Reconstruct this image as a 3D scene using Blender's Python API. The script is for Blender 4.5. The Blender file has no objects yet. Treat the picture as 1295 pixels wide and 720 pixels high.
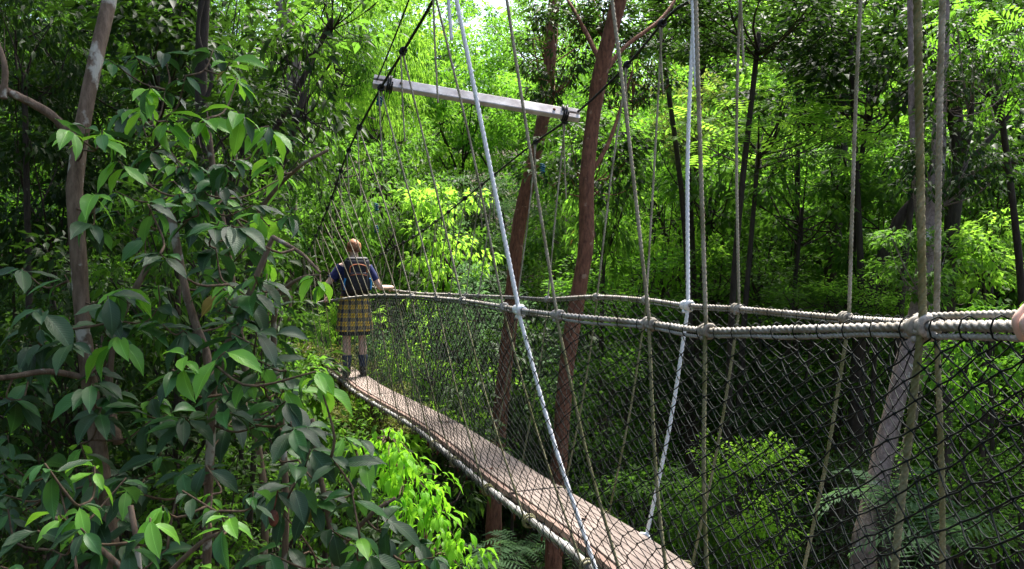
import bpy, bmesh, math, random
import numpy as np
from mathutils import Vector, Matrix, noise
random.seed(7); RNG = np.random.default_rng(7)
SC = bpy.context.scene
COL = SC.collection
R = math.radians

# ---------------------------------------------------------------- camera
F = 988.0; CX, CY = 647.5, 360.0; CZ = 8.0
PITCH = math.atan(30.0 / F)
cam = bpy.data.cameras.new('camera'); co = bpy.data.objects.new('camera', cam); COL.objects.link(co)
co.location = (0, 0, CZ); co.rotation_euler = (math.pi/2 - PITCH, 0, 0)
cam.sensor_width = 36; cam.lens = 36 * F / 1295; cam.clip_start = 0.02; cam.clip_end = 500
SC.camera = co
def W(px, py, Y):
    """the point at distance Y in front of the camera that a pixel of the photograph looks at"""
    dx, dz = (px - CX) / F, -(py - CY) / F
    y = math.cos(PITCH) + dz * math.sin(PITCH); z = dz * math.cos(PITCH) - math.sin(PITCH)
    t = Y / y
    return Vector((dx * t, Y, CZ + z * t))

# ---------------------------------------------------------------- world, sun, exposure
SUN_EL, SUN_AZ = R(62), R(28)          # azimuth measured from +Y towards +X: high, behind and right of the bridge
w = bpy.data.worlds.new('World'); SC.world = w; w.use_nodes = True
nt = w.node_tree; bg = nt.nodes['Background']
sky = nt.nodes.new('ShaderNodeTexSky'); sky.sky_type = 'NISHITA'; sky.sun_disc = False
sky.sun_elevation = SUN_EL; sky.sun_rotation = SUN_AZ; sky.air_density = 1.0; sky.dust_density = 4.0
nt.links.new(sky.outputs[0], bg.inputs[0]); bg.inputs[1].default_value = 0.15
sl = bpy.data.lights.new('sun', 'SUN'); so = bpy.data.objects.new('sun', sl); COL.objects.link(so)
sl.energy = 4.4; sl.angle = R(9.0); sl.color = (1.0, 0.96, 0.88)
sd = Vector((math.sin(SUN_AZ)*math.cos(SUN_EL), math.cos(SUN_AZ)*math.cos(SUN_EL), math.sin(SUN_EL)))
so.rotation_euler = sd.to_track_quat('Z', 'Y').to_euler(); so.location = (10, 10, 60)
vs = SC.view_settings
vs.view_transform = 'Standard'; vs.look = 'None'; vs.gamma = 1; vs.use_curve_mapping = False
vs.exposure = 1.8
cy = SC.cycles
cy.max_bounces = 8; cy.diffuse_bounces = 3; cy.glossy_bounces = 2; cy.transmission_bounces = 4; cy.transparent_max_bounces = 4
cy.use_denoising = True; cy.sample_clamp_indirect = 4
cy.caustics_reflective = False; cy.caustics_refractive = False

# ---------------------------------------------------------------- materials
def new_mat(name):
    m = bpy.data.materials.new(name); m.use_nodes = True
    return m, m.node_tree.nodes, m.node_tree.links, m.node_tree.nodes['Principled BSDF']
def mixrgb(N, L, fac, a, b, mode='MIX'):
    n = N.new('ShaderNodeMix'); n.data_type = 'RGBA'; n.blend_type = mode
    for i, v in ((0, fac), (6, a), (7, b)):
        if hasattr(v, 'links'): L.new(v, n.inputs[i])
        else: n.inputs[i].default_value = v if i == 0 else (*v, 1)
    return n.outputs[2]
def mth(N, L, op, a, b=None, c=None):
    n = N.new('ShaderNodeMath'); n.operation = op
    for i, v in enumerate((a, b, c)):
        if v is None: continue
        if hasattr(v, 'links'): L.new(v, n.inputs[i])
        else: n.inputs[i].default_value = v
    return n.outputs[0]
def noise_tex(N, L, scale, detail=4, vec=None, rough=0.55):
    n = N.new('ShaderNodeTexNoise'); n.inputs['Scale'].default_value = scale
    n.inputs['Detail'].default_value = detail; n.inputs['Roughness'].default_value = rough
    if vec is None:
        t = N.new('ShaderNodeTexCoord'); vec = t.outputs['Object']
    L.new(vec, n.inputs['Vector']); return n.outputs['Fac']
def ramp(N, L, fac, stops):
    n = N.new('ShaderNodeValToRGB'); L.new(fac, n.inputs[0]); e = n.color_ramp.elements
    while len(e) < len(stops): e.new(0.5)
    for k, (p, c) in enumerate(stops): e[k].position = p; e[k].color = (*c, 1) if len(c) == 3 else c
    return n.outputs[0]
def bump(N, L, h, strength, dist, P):
    b = N.new('ShaderNodeBump'); b.inputs['Strength'].default_value = strength; b.inputs['Distance'].default_value = dist
    L.new(h, b.inputs['Height']); L.new(b.outputs[0], P.inputs['Normal']); return b
def simple(name, c1, c2, scale=20, rough=0.8, bs=0.3, bd=0.003, spec=0.3, metal=0, bscale=None):
    m, N, L, P = new_mat(name)
    f = noise_tex(N, L, scale, 6)
    L.new(ramp(N, L, f, [(0.35, c1), (0.65, c2)]), P.inputs['Base Color'])
    P.inputs['Roughness'].default_value = rough; P.inputs['Specular IOR Level'].default_value = spec
    P.inputs['Metallic'].default_value = metal
    bump(N, L, noise_tex(N, L, bscale or scale*3, 5), bs, bd, P)
    return m
def bark(name, dark, light, lichen=(0.5,0.5,0.45), lich=0.62, zs=0.25, scale=9):
    m, N, L, P = new_mat(name)
    tc = N.new('ShaderNodeTexCoord'); mp = N.new('ShaderNodeMapping'); mp.inputs['Scale'].default_value = (1, 1, zs)
    L.new(tc.outputs['Object'], mp.inputs[0])
    f = noise_tex(N, L, scale*4, 8, mp.outputs[0], 0.65); g = noise_tex(N, L, scale, 4)
    c = ramp(N, L, f, [(0.3, dark), (0.7, light)])
    lf = mth(N, L, 'SMOOTH_MIN', mth(N, L, 'MULTIPLY', mth(N, L, 'MAXIMUM', mth(N, L, 'SUBTRACT', g, lich), 0.0), 14.0), 0.8, 0.1)
    L.new(mixrgb(N, L, lf, c, lichen), P.inputs['Base Color'])
    P.inputs['Roughness'].default_value = 0.85; P.inputs['Specular IOR Level'].default_value = 0.25
    bump(N, L, mth(N, L, 'ADD', f, mth(N, L, 'MULTIPLY', g, 0.5)), 0.9, 0.012, P)
    return m
def leaf_mat(name, dark, light, trans, tw=0.4, rough=0.6, spec=0.13, veins=False, old=None):
    """thin leaf: glossy front plus light coming through; per leaf tone attribute and per object variation"""
    m, N, L, P = new_mat(name)
    out = N['Material Output']
    at = N.new('ShaderNodeAttribute'); at.attribute_name = 'tone'
    oi = N.new('ShaderNodeObjectInfo')
    if veins: f = oi.outputs['Random']
    else: f = mth(N, L, 'ADD', mth(N, L, 'MULTIPLY', at.outputs['Fac'], 0.8), mth(N, L, 'MULTIPLY', oi.outputs['Random'], 0.2))
    stops = [(0.0, dark), (1.0, light)]
    if old: stops = [(0.0, dark), (0.965, light), (0.985, old)]
    c = ramp(N, L, f, stops)
    ct = mixrgb(N, L, 0.75, c, trans)
    if veins:
        uv = N.new('ShaderNodeUVMap'); uv.uv_map = 'uv'; sp = N.new('ShaderNodeSeparateXYZ'); L.new(uv.outputs[0], sp.inputs[0])
        au = mth(N, L, 'ABSOLUTE', mth(N, L, 'SUBTRACT', sp.outputs[0], 0.5))
        ph = mth(N, L, 'SUBTRACT', mth(N, L, 'MULTIPLY', sp.outputs[1], 15.0), mth(N, L, 'MULTIPLY', au, 7.0))
        wv = mth(N, L, 'ABSOLUTE', mth(N, L, 'SUBTRACT', mth(N, L, 'FRACT', ph), 0.5))      # 0.5 at vein
        vein = mth(N, L, 'POWER', mth(N, L, 'MULTIPLY', wv, 2.0), 10.0)
        mid = mth(N, L, 'LESS_THAN', au, 0.018)
        vm = mth(N, L, 'MAXIMUM', mth(N, L, 'MULTIPLY', vein, 0.18), mth(N, L, 'MULTIPLY', mid, 0.65))
        c = mixrgb(N, L, vm, c, tuple(min(1, v*1.8+0.03) for v in light))
        sn = noise_tex(N, L, 18, 4)
        c = mixrgb(N, L, mth(N, L, 'MULTIPLY', mth(N, L, 'GREATER_THAN', noise_tex(N, L, 60, 2), 0.72), 0.5), c, (0.12, 0.10, 0.05))
        P.inputs['Roughness'].default_value = rough
        bump(N, L, mth(N, L, 'ADD', mth(N, L, 'MULTIPLY', wv, -1.0), mth(N, L, 'MULTIPLY', sn, 0.3)), 0.5, 0.002, P)
    L.new(c, P.inputs['Base Color'])
    P.inputs['Roughness'].default_value = rough; P.inputs['Specular IOR Level'].default_value = spec
    tr = N.new('ShaderNodeBsdfTranslucent'); L.new(ct, tr.inputs[0])
    mx = N.new('ShaderNodeMixShader'); mx.inputs[0].default_value = tw
    L.new(P.outputs[0], mx.inputs[1]); L.new(tr.outputs[0], mx.inputs[2]); L.new(mx.outputs[0], out.inputs[0])
    return m
M = {}
M['emerald'] = leaf_mat('leaf_emerald', (0.035,0.11,0.012), (0.10,0.25,0.025), (0.27,0.62,0.04), 0.52, old=(0.30,0.08,0.03))
M['soft'] = leaf_mat('leaf_soft_green', (0.045,0.10,0.04), (0.09,0.17,0.07), (0.16,0.32,0.10), 0.4)
M['lime'] = leaf_mat('leaf_lime', (0.07,0.18,0.012), (0.18,0.36,0.025), (0.40,0.74,0.07), 0.56, old=(0.45,0.14,0.02))
M['mid'] = leaf_mat('leaf_mid_green', (0.016,0.046,0.005), (0.060,0.135,0.013), (0.19,0.44,0.04), 0.42, old=(0.35,0.10,0.02))
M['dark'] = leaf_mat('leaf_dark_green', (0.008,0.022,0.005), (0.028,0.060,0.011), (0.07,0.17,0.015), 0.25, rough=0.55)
M['pale'] = leaf_mat('leaf_pale_olive', (0.10,0.15,0.03), (0.20,0.26,0.06), (0.32,0.42,0.06), 0.45)
M['moss'] = leaf_mat('leaf_moss_yellow', (0.07,0.09,0.015), (0.17,0.18,0.04), (0.26,0.28,0.05), 0.35)
M['young'] = leaf_mat('leaf_young_bright', (0.12,0.32,0.02), (0.22,0.50,0.04), (0.36,0.80,0.04), 0.5, rough=0.4)
M['big_dark'] = leaf_mat('leaf_large_mature', (0.013,0.040,0.013), (0.034,0.082,0.026), (0.05,0.17,0.03), 0.18, rough=0.48, spec=0.42, veins=True)
M['big_fresh'] = leaf_mat('leaf_large_fresh', (0.09,0.27,0.025), (0.20,0.46,0.05), (0.36,0.78,0.05), 0.38, rough=0.38, spec=0.5, veins=True)
M['big_mid'] = leaf_mat('leaf_large_green', (0.025,0.095,0.020), (0.055,0.17,0.035), (0.14,0.38,0.05), 0.3, rough=0.4, spec=0.5, veins=True)
M['big_old'] = leaf_mat('leaf_large_yellowed', (0.16,0.13,0.03), (0.28,0.20,0.04), (0.40,0.30,0.05), 0.3, rough=0.5, veins=True)
M['tip_lime'] = leaf_mat('leaf_hanging_lime', (0.14,0.42,0.02), (0.26,0.60,0.04), (0.40,0.85,0.04), 0.45, rough=0.4, veins=True)
M['bark_pale'] = bark('bark_lichened', (0.06,0.038,0.024), (0.22,0.155,0.11), (0.44,0.42,0.36), 0.575)
M['bark_red'] = bark('bark_red_brown', (0.06,0.024,0.014), (0.26,0.115,0.068), (0.33,0.22,0.15), 0.64, zs=0.3, scale=12)
M['bark_grey'] = bark('bark_grey', (0.09,0.065,0.055), (0.28,0.21,0.18), (0.45,0.43,0.38), 0.62, zs=0.6)
M['bark_dark'] = bark('bark_dark', (0.018,0.013,0.010), (0.06,0.045,0.035), (0.16,0.15,0.12), 0.68)
M['twig'] = simple('twig_brown', (0.05,0.032,0.02), (0.13,0.085,0.05), 40, 0.8)
M['soil'] = simple('forest_floor', (0.025,0.018,0.012), (0.08,0.055,0.035), 3, 0.95, 0.9, 0.05, bscale=14)
def rope_mat(name, c1, c2, moss=None):
    m, N, L, P = new_mat(name)
    f = noise_tex(N, L, 140, 3); g = noise_tex(N, L, 9, 4)
    c = ramp(N, L, f, [(0.3, c1), (0.7, c2)])
    if moss: c = mixrgb(N, L, ramp(N, L, g, [(0.42, (0,0,0)), (0.62, (0.75,)*3)]), c, moss)
    L.new(c, P.inputs['Base Color']); P.inputs['Roughness'].default_value = 0.85; P.inputs['Specular IOR Level'].default_value = 0.25
    bump(N, L, noise_tex(N, L, 420, 2), 0.6, 0.0012, P); return m
M['rope'] = rope_mat('rope_weathered', (0.27,0.25,0.23), (0.50,0.47,0.43), (0.22,0.19,0.14))
M['rope_hang'] = rope_mat('rope_brown_hanger', (0.24,0.21,0.15), (0.46,0.41,0.31), (0.14,0.125,0.06))
M['rope_moss'] = rope_mat('rope_mossy_hanger', (0.15,0.14,0.075), (0.33,0.30,0.17), (0.11,0.11,0.03))
M['rope_white'] = rope_mat('rope_white_nylon', (0.78,0.79,0.80), (0.88,0.88,0.88))
M['net'] = simple('net_black_cord', (0.003,0.006,0.005), (0.009,0.013,0.012), 60, 0.7, spec=0.15)
M['cable'] = simple('steel_cable_black', (0.010,0.010,0.010), (0.035,0.035,0.035), 80, 0.5, metal=0.3)
M['blue_cord'] = simple('blue_nylon_cord', (0.008,0.06,0.10), (0.015,0.14,0.20), 80, 0.7)
M['pipe'] = simple('ladder_metal', (0.13,0.12,0.11), (0.45,0.45,0.44), 11, 0.6, 0.4, 0.002, spec=0.4, metal=0.2)
M['rust'] = simple('rust_strap', (0.05,0.018,0.012), (0.20,0.065,0.04), 40, 0.8)
M['beam'] = simple('beam_weathered_timber', (0.40,0.35,0.34), (0.72,0.67,0.66), 9, 0.8)
def wood(name, c1, c2, zax=1):
    m, N, L, P = new_mat(name)
    uv = N.new('ShaderNodeUVMap'); uv.uv_map = 'uv'
    mp = N.new('ShaderNodeMapping'); L.new(uv.outputs[0], mp.inputs[0]); mp.inputs['Scale'].default_value = (60, 3.0, 1)
    f = noise_tex(N, L, 1.5, 6, mp.outputs[0], 0.6)
    mp2 = N.new('ShaderNodeMapping'); L.new(uv.outputs[0], mp2.inputs[0]); mp2.inputs['Scale'].default_value = (3, 1.2, 1)
    g = noise_tex(N, L, 3, 5, mp2.outputs[0])
    c = ramp(N, L, f, [(0.25, c1), (0.75, c2)])
    c = mixrgb(N, L, ramp(N, L, g, [(0.40, (0,0,0)), (0.62, (0.45,)*3)]), c, (0.13,0.105,0.085))
    L.new(c, P.inputs['Base Color']); P.inputs['Roughness'].default_value = 0.8; P.inputs['Specular IOR Level'].default_value = 0.25
    bump(N, L, f, 0.5, 0.002, P); return m
M['deck'] = wood('deck_timber', (0.20,0.158,0.135), (0.33,0.265,0.235))
M['deck_dark'] = wood('deck_timber_edge', (0.16,0.10,0.08), (0.30,0.20,0.165))

# ---------------------------------------------------------------- object helpers
def tag(o, label=None, cat=None, group=None, kind=None):
    if label: o['label'] = label
    if cat: o['category'] = cat
    if group: o['group'] = group
    if kind: o['kind'] = kind
    return o
def empty(name, loc, label, cat, group=None):
    o = bpy.data.objects.new(name, None); COL.objects.link(o); o.location = loc; o.empty_display_size = 0.2
    return tag(o, label, cat, group)
def link(name, me, mats=(), parent=None, matrix=None):
    """mesh data given in world coordinates unless a matrix is given"""
    o = bpy.data.objects.new(name, me); COL.objects.link(o)
    if mats and len(me.materials) == 0:
        for m in mats: me.materials.append(m)
    if parent is not None:
        o.parent = parent
        o.location = -Vector(world_loc(parent)) if matrix is None else (0,0,0)
    if matrix is not None: o.matrix_basis = matrix
    return o
def world_loc(o):
    v = Vector(o.location)
    while o.parent is not None: o = o.parent; v += Vector(o.location)
    return v
def np_mesh(name, V, Fs, smooth=True, tone=None, uv=None):
    """V (n,3); Fs list of (k, m) arrays of tris / quads"""
    me = bpy.data.meshes.new(name)
    V = np.asarray(V, dtype=np.float32)
    Fs = [np.asarray(f, dtype=np.int32) for f in Fs if len(f)]
    nl = sum(f.size for f in Fs); nf = sum(len(f) for f in Fs)
    me.vertices.add(len(V)); me.vertices.foreach_set('co', V.ravel())
    me.loops.add(nl); li = np.concatenate([f.ravel() for f in Fs]); me.loops.foreach_set('vertex_index', li)
    me.polygons.add(nf)
    tot = np.concatenate([np.full(len(f), f.shape[1], dtype=np.int32) for f in Fs])
    st = np.concatenate([[0], np.cumsum(tot)[:-1]]).astype(np.int32)
    me.polygons.foreach_set('loop_start', st); me.polygons.foreach_set('loop_total', tot)
    me.polygons.foreach_set('use_smooth', np.full(nf, smooth))
    me.update(calc_edges=True)
    if tone is not None:
        a = me.attributes.new('tone', 'FLOAT', 'POINT'); a.data.foreach_set('value', np.asarray(tone, dtype=np.float32))
    if uv is not None:
        u = me.uv_layers.new(name='uv'); u.data.foreach_set('uv', np.asarray(uv, dtype=np.float32)[li].ravel())
    return me
class MB:
    """collects pieces that belong to one mesh"""
    def __init__(s): s.V = []; s.Q = []; s.T = []; s.n = 0; s.U = []; s.T3 = []
    def add(s, V, Q=None, T=None, uv=None):
        V = np.asarray(V, dtype=float)
        if Q is not None and len(Q): s.Q.append(np.asarray(Q) + s.n)
        if T is not None and len(T): s.T.append(np.asarray(T) + s.n)
        s.V.append(V); s.n += len(V); s.U.append(np.zeros((len(V),2)) if uv is None else np.asarray(uv))
    def mesh(s, name, smooth=True):
        Fs = []
        if s.Q: Fs.append(np.concatenate(s.Q))
        if s.T: Fs.append(np.concatenate(s.T))
        return np_mesh(name, np.concatenate(s.V), Fs, smooth, uv=np.concatenate(s.U))
    def build(s, name, mat, parent=None, smooth=True):
        return link(name, s.mesh(name, smooth), (M[mat] if isinstance(mat, str) else mat,), parent)
def smooth_path(P, n):
    """Catmull-Rom through P resampled at n points evenly"""
    P = np.array([list(p) for p in P], dtype=float)
    if len(P) == 2:
        t = np.linspace(0, 1, n)[:,None]; return P[0]*(1-t) + P[1]*t
    E = np.vstack([2*P[0]-P[1], P, 2*P[-1]-P[-2]]); out = []
    for i in range(1, len(E)-2):
        p0,p1,p2,p3 = E[i-1:i+3]; t = np.linspace(0,1,13)[:-1][:,None]
        out.append(0.5*((2*p1)+(-p0+p2)*t+(2*p0-5*p1+4*p2-p3)*t*t+(-p0+3*p1-3*p2+p3)*t**3))
    out = np.vstack(out + [P[-1:]])
    d = np.concatenate([[0], np.cumsum(np.linalg.norm(np.diff(out, axis=0), axis=1))])
    s = np.linspace(0, d[-1], n)
    return np.stack([np.interp(s, d, out[:,k]) for k in range(out.shape[1])], 1)
def frames(P):
    T = np.gradient(P, axis=0); T /= np.linalg.norm(T, axis=1)[:,None] + 1e-12
    a = np.array([0,0,1.0]) if abs(T[0][2]) < 0.9 else np.array([1.0,0,0])
    n = a - T[0]*a.dot(T[0]); n /= np.linalg.norm(n); Ns = [n]
    for i in range(1, len(P)):
        n = Ns[-1] - T[i]*Ns[-1].dot(T[i]); n /= np.linalg.norm(n) + 1e-12; Ns.append(n)
    Ns = np.array(Ns); return T, Ns, np.cross(T, Ns)
def tube(mb, P, r, sides=8, rough=0.0, cap=True, prof=None, twist=0.0):
    """sweep; r scalar or per point; prof = radius factor per side; twist radians per point (array or scalar per metre)"""
    P = np.asarray(P, float); n = len(P); T, A, B = frames(P)
    r = np.broadcast_to(np.asarray(r, float), (n,))
    d = np.concatenate([[0], np.cumsum(np.linalg.norm(np.diff(P, axis=0), axis=1))])
    ang = np.linspace(0, 2*np.pi, sides, endpoint=False)
    pf = np.ones(sides) if prof is None else np.asarray(prof)
    th = ang[None,:] + (d*twist)[:,None]
    rr = r[:,None]*pf[None,:]
    if rough: rr = rr*(1 + rough*RNG.uniform(-1,1,rr.shape))
    V = P[:,None,:] + rr[...,None]*(np.cos(th)[...,None]*A[:,None,:] + np.sin(th)[...,None]*B[:,None,:])
    i = np.arange(n-1)[:,None]*sides; j = np.arange(sides)[None,:]; k = (j+1) % sides
    Q = np.stack([i+j, i+k, i+sides+k, i+sides+j], -1).reshape(-1,4)
    V = V.reshape(-1,3); Tr = None
    if cap:
        V = np.vstack([V, P[0]-T[0]*r[0]*0.3, P[-1]+T[-1]*r[-1]*0.3]); c0, c1 = n*sides, n*sides+1
        j = np.arange(sides); k = (j+1) % sides
        Tr = np.vstack([np.stack([np.full(sides,c0), k, j],1), np.stack([np.full(sides,c1), (n-1)*sides+j, (n-1)*sides+k],1)])
    uv = None
    mb.add(V, Q, Tr)
def rope(mb, P, r, pitch=None, spt=9, hi=True):
    """three-strand laid rope along the points P"""
    P = np.asarray(P, float); L = np.sum(np.linalg.norm(np.diff(P, axis=0), axis=1)); pitch = pitch or r*7
    n = max(4, int(L/pitch*spt)); P = smooth_path(P, n)
    sides = 12 if hi else 9
    a = np.linspace(0, 2*np.pi, sides, endpoint=False)
    prof = 0.72 + 0.30*np.abs(np.cos(1.5*a))
    tube(mb, P, r, sides, prof=prof, twist=2*np.pi/pitch)
def box(mb, c, sx, sy, sz, rot=None, bev=0.0):
    """box with optional chamfered edges, as a small mesh"""
    bm = bmesh.new(); bmesh.ops.create_cube(bm, size=1.0); bmesh.ops.scale(bm, vec=(sx, sy, sz), verts=bm.verts)
    if bev: bmesh.ops.bevel(bm, geom=bm.edges, offset=bev, segments=2, affect='EDGES', profile=0.5)
    m4 = Matrix.Translation(Vector(c)) @ (rot.to_4x4() if rot is not None else Matrix())
    bm.transform(m4); bmesh.ops.triangulate(bm, faces=bm.faces); bm.verts.index_update()
    mb.add([v.co[:] for v in bm.verts], T=[[v.index for v in f.verts] for f in bm.faces]); bm.free()
def ellipsoid(mb, c, rx, ry, rz, seg=12, rings=8, rot=None, rough=0):
    V = []; 
    for i in range(rings+1):
        ph = math.pi*i/rings
        for j in range(seg):
            th = 2*math.pi*j/seg; k = 1+random.uniform(-rough, rough)
            v = Vector((rx*math.sin(ph)*math.cos(th)*k, ry*math.sin(ph)*math.sin(th)*k, rz*math.cos(ph)*k))
            if rot is not None: v = rot @ v
            V.append(v + Vector(c))
    Q = [[i*seg+j, (i+1)*seg+j, (i+1)*seg+(j+1)%seg, i*seg+(j+1)%seg] for i in range(rings) for j in range(seg)]
    mb.add([tuple(v) for v in V], Q)

# ---------------------------------------------------------------- terrain
def ground_z(x, y):
    z = CZ - 5.3
    z = z + 0.30*np.maximum(0, y-15) + 0.25*np.maximum(0, -x-6) + 0.10*np.maximum(0, x-9) - 0.05*np.maximum(0, -y)
    z = z + 0.35*np.sin(x*0.7+1.3)*np.cos(y*0.5) + 0.15*np.sin(x*2.1+y*1.7)
    return z
gx = np.linspace(-120, 120, 161); gy = np.linspace(-60, 170, 161)
GX, GY = np.meshgrid(gx, gy, indexing='ij'); GZ = np.minimum(ground_z(GX, GY), CZ+22 + 0.02*GY)
i, j = np.meshgrid(np.arange(160), np.arange(160), indexing='ij'); b0 = i*161+j
link('ground', np_mesh('ground', np.stack([GX,GY,GZ],-1).reshape(-1,3), [np.stack([b0, b0+161, b0+162, b0+1],-1).reshape(-1,4)]), (M['soil'],))['kind'] = 'structure'

# ---------------------------------------------------------------- foliage
def tmpl_ovate(w=0.42, fold=0.12, curl=-0.18):
    V = np.array([(0,0,0), (-w/2,0.42,fold), (0,0.5,0), (w/2,0.42,fold), (0,1,curl)])
    return V, np.array([(0,2,1),(2,4,1),(0,3,2),(3,4,2)])
def tmpl_compound(n=5, w=0.34):
    Vs = []; Fs = []
    for k in range(n):
        y = 0.15 + 0.75*k/(n-1)
        for s in (-1, 1):
            L = 0.42*(1-0.35*abs(k/(n-1)-0.4)); a = R(55); b = len(Vs)
            dx, dy = s*math.sin(a), math.cos(a)*0.5
            px, py = -dy, dx
            dr = -0.25*L - 0.2*y*y
            Vs += [(0,y,-0.15*y*y), (dx*L*0.5-dy*w*L*0.5*s, y+dy*L*0.5+w*L*0.5, dr*0.4), (dx*L, y+dy*L, dr), (dx*L*0.5+dy*w*L*0.5*s, y+dy*L*0.5-w*L*0.5, dr*0.4)]
            Fs += [(b,b+1,b+2),(b,b+2,b+3)]
    return np.array(Vs), np.array(Fs)
T_OV = tmpl_ovate(); T_NARROW = tmpl_ovate(0.28, 0.06, -0.3); T_ROUND = tmpl_ovate(0.6, 0.08, -0.1); T_COMP = tmpl_compound()
def unit(v): return v/(np.linalg.norm(v, axis=-1, keepdims=True)+1e-9)
def leaves(pos, axis, up, size, T, tone):
    """vectorised leaf placement -> verts, tris, tone"""
    TV, TF = T; n = len(pos)
    a = unit(axis); nrm = unit(up - a*np.sum(up*a, -1, keepdims=True)); s = np.cross(a, nrm)
    V = pos[:,None,:] + size[:,None,None]*(TV[None,:,0,None]*s[:,None,:] + TV[None,:,1,None]*a[:,None,:] + TV[None,:,2,None]*nrm[:,None,:])
    Fc = TF[None] + (np.arange(n)*len(TV))[:,None,None]
    return V.reshape(-1,3), Fc.reshape(-1,3), np.repeat(tone, len(TV))
def cloud(centers, crad, per, size, T, droop=0.4, flat=0.55, origin=None, sz_var=0.35):
    """leaves in tufts round the given centres, pointing outwards and drooping"""
    n = len(centers)*per; C = np.repeat(centers, per, 0); rr = np.repeat(crad, per)
    d = unit(RNG.normal(size=(n,3))); rad = RNG.uniform(0.25, 1, n)**0.6
    P = C + d*np.array([1,1,flat])*(rr*rad)[:,None]
    ax = d*np.array([1,1,0.6]) + np.array([0,0,-droop]) + RNG.normal(size=(n,3))*0.35
    if origin is not None: ax = ax + unit(P-origin)*0.5
    up = np.array([0,0,1.0]) + RNG.normal(size=(n,3))*0.45 + d*0.35
    ct = np.repeat(RNG.uniform(0,1,len(centers)), per)
    tone = np.clip(0.6*ct + 0.4*RNG.uniform(0,1,n), 0, 1)
    return leaves(P, ax, up, size*RNG.uniform(1-sz_var, 1+sz_var, n), T, tone)
SPEC = {  # template, leaf length, droop, flatness, tuft radius, leaves per m2 of crown
    'broad': (T_OV, 0.145, 0.5, 0.5, 0.55, 1350), 'small': (T_ROUND, 0.07, 0.2, 0.65, 0.32, 3200),
    'narrow': (T_NARROW, 0.17, 1.3, 0.9, 0.40, 900), 'comp': (T_COMP, 0.30, 0.6, 0.35, 0.5, 90),
    'fine': (T_OV, 0.045, 0.1, 0.6, 0.25, 4200), 'huge': (T_OV, 0.24, 0.5, 0.6, 0.55, 300), 'large': (T_OV, 0.135, 0.6, 0.7, 0.45, 1050)}
CACHE = {}
def crown_mesh(sp, Rr, variant=0):
    """unit: crown of radius Rr about the origin, wider than deep, lobed and gappy; returns leaf mesh and limb paths"""
    key = (sp, Rr, variant)
    if key in CACHE: return CACHE[key]
    T, ls, droop, flat, tr, dens = SPEC[sp]
    tr = min(tr, Rr*0.35)
    nt_ = int(np.clip(4.2*(Rr/tr)**2, 14, 420))
    d = unit(RNG.normal(size=(nt_,3))); rad = RNG.uniform(0.15,1,nt_)**0.45
    lob = np.array([1+0.38*noise.noise(Vector(v)*1.9+Vector((variant*7.1,0,Rr))) for v in d])
    keep = np.array([noise.noise(Vector(v)*2.6+Vector((3.3,variant*5.0,Rr*2))) for v in d]) > -0.22
    C = (d*(rad*lob*Rr)[:,None])[keep]
    per = max(6, int(dens*Rr*Rr*1.0/len(C)))
    V, Fc, tn = cloud(C, np.full(len(C), tr)*RNG.uniform(0.7,1.3,len(C)), per, ls, T, droop, flat, origin=np.zeros(3))
    me = np_mesh('crown', V, [Fc], True, tone=tn)
    limbs = MB(); pick = C[RNG.permutation(len(C))[:min(16, len(C))]]
    for c in pick:
        st = np.array([0,0,-Rr*RNG.uniform(0.5,0.95)]); mid = (st+c)/2 + np.array([0,0,-0.12*Rr]) + RNG.normal(size=3)*0.05*Rr
        P = smooth_path([st, mid, c], 7); tube(limbs, P, np.linspace(0.016*Rr**0.7, 0.006, 7), 5, cap=False)
        for q in range(2):
            t = C[RNG.integers(len(C))]
            if np.linalg.norm(t-c) < Rr*0.8: tube(limbs, smooth_path([P[4], (P[4]+t)/2+RNG.normal(size=3)*0.05, t], 5), np.linspace(0.014, 0.005, 5), 4, cap=False)
    lm = limbs.mesh('branches')
    CACHE[key] = (me, lm); return CACHE[key]
def gz(x, y): return float(ground_z(np.float64(x), np.float64(y)))
def obj_mat(o, m):
    if len(o.data.materials) == 0: o.data.materials.append(m)
    o.material_slots[0].link = 'OBJECT'; o.material_slots[0].material = m
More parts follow.
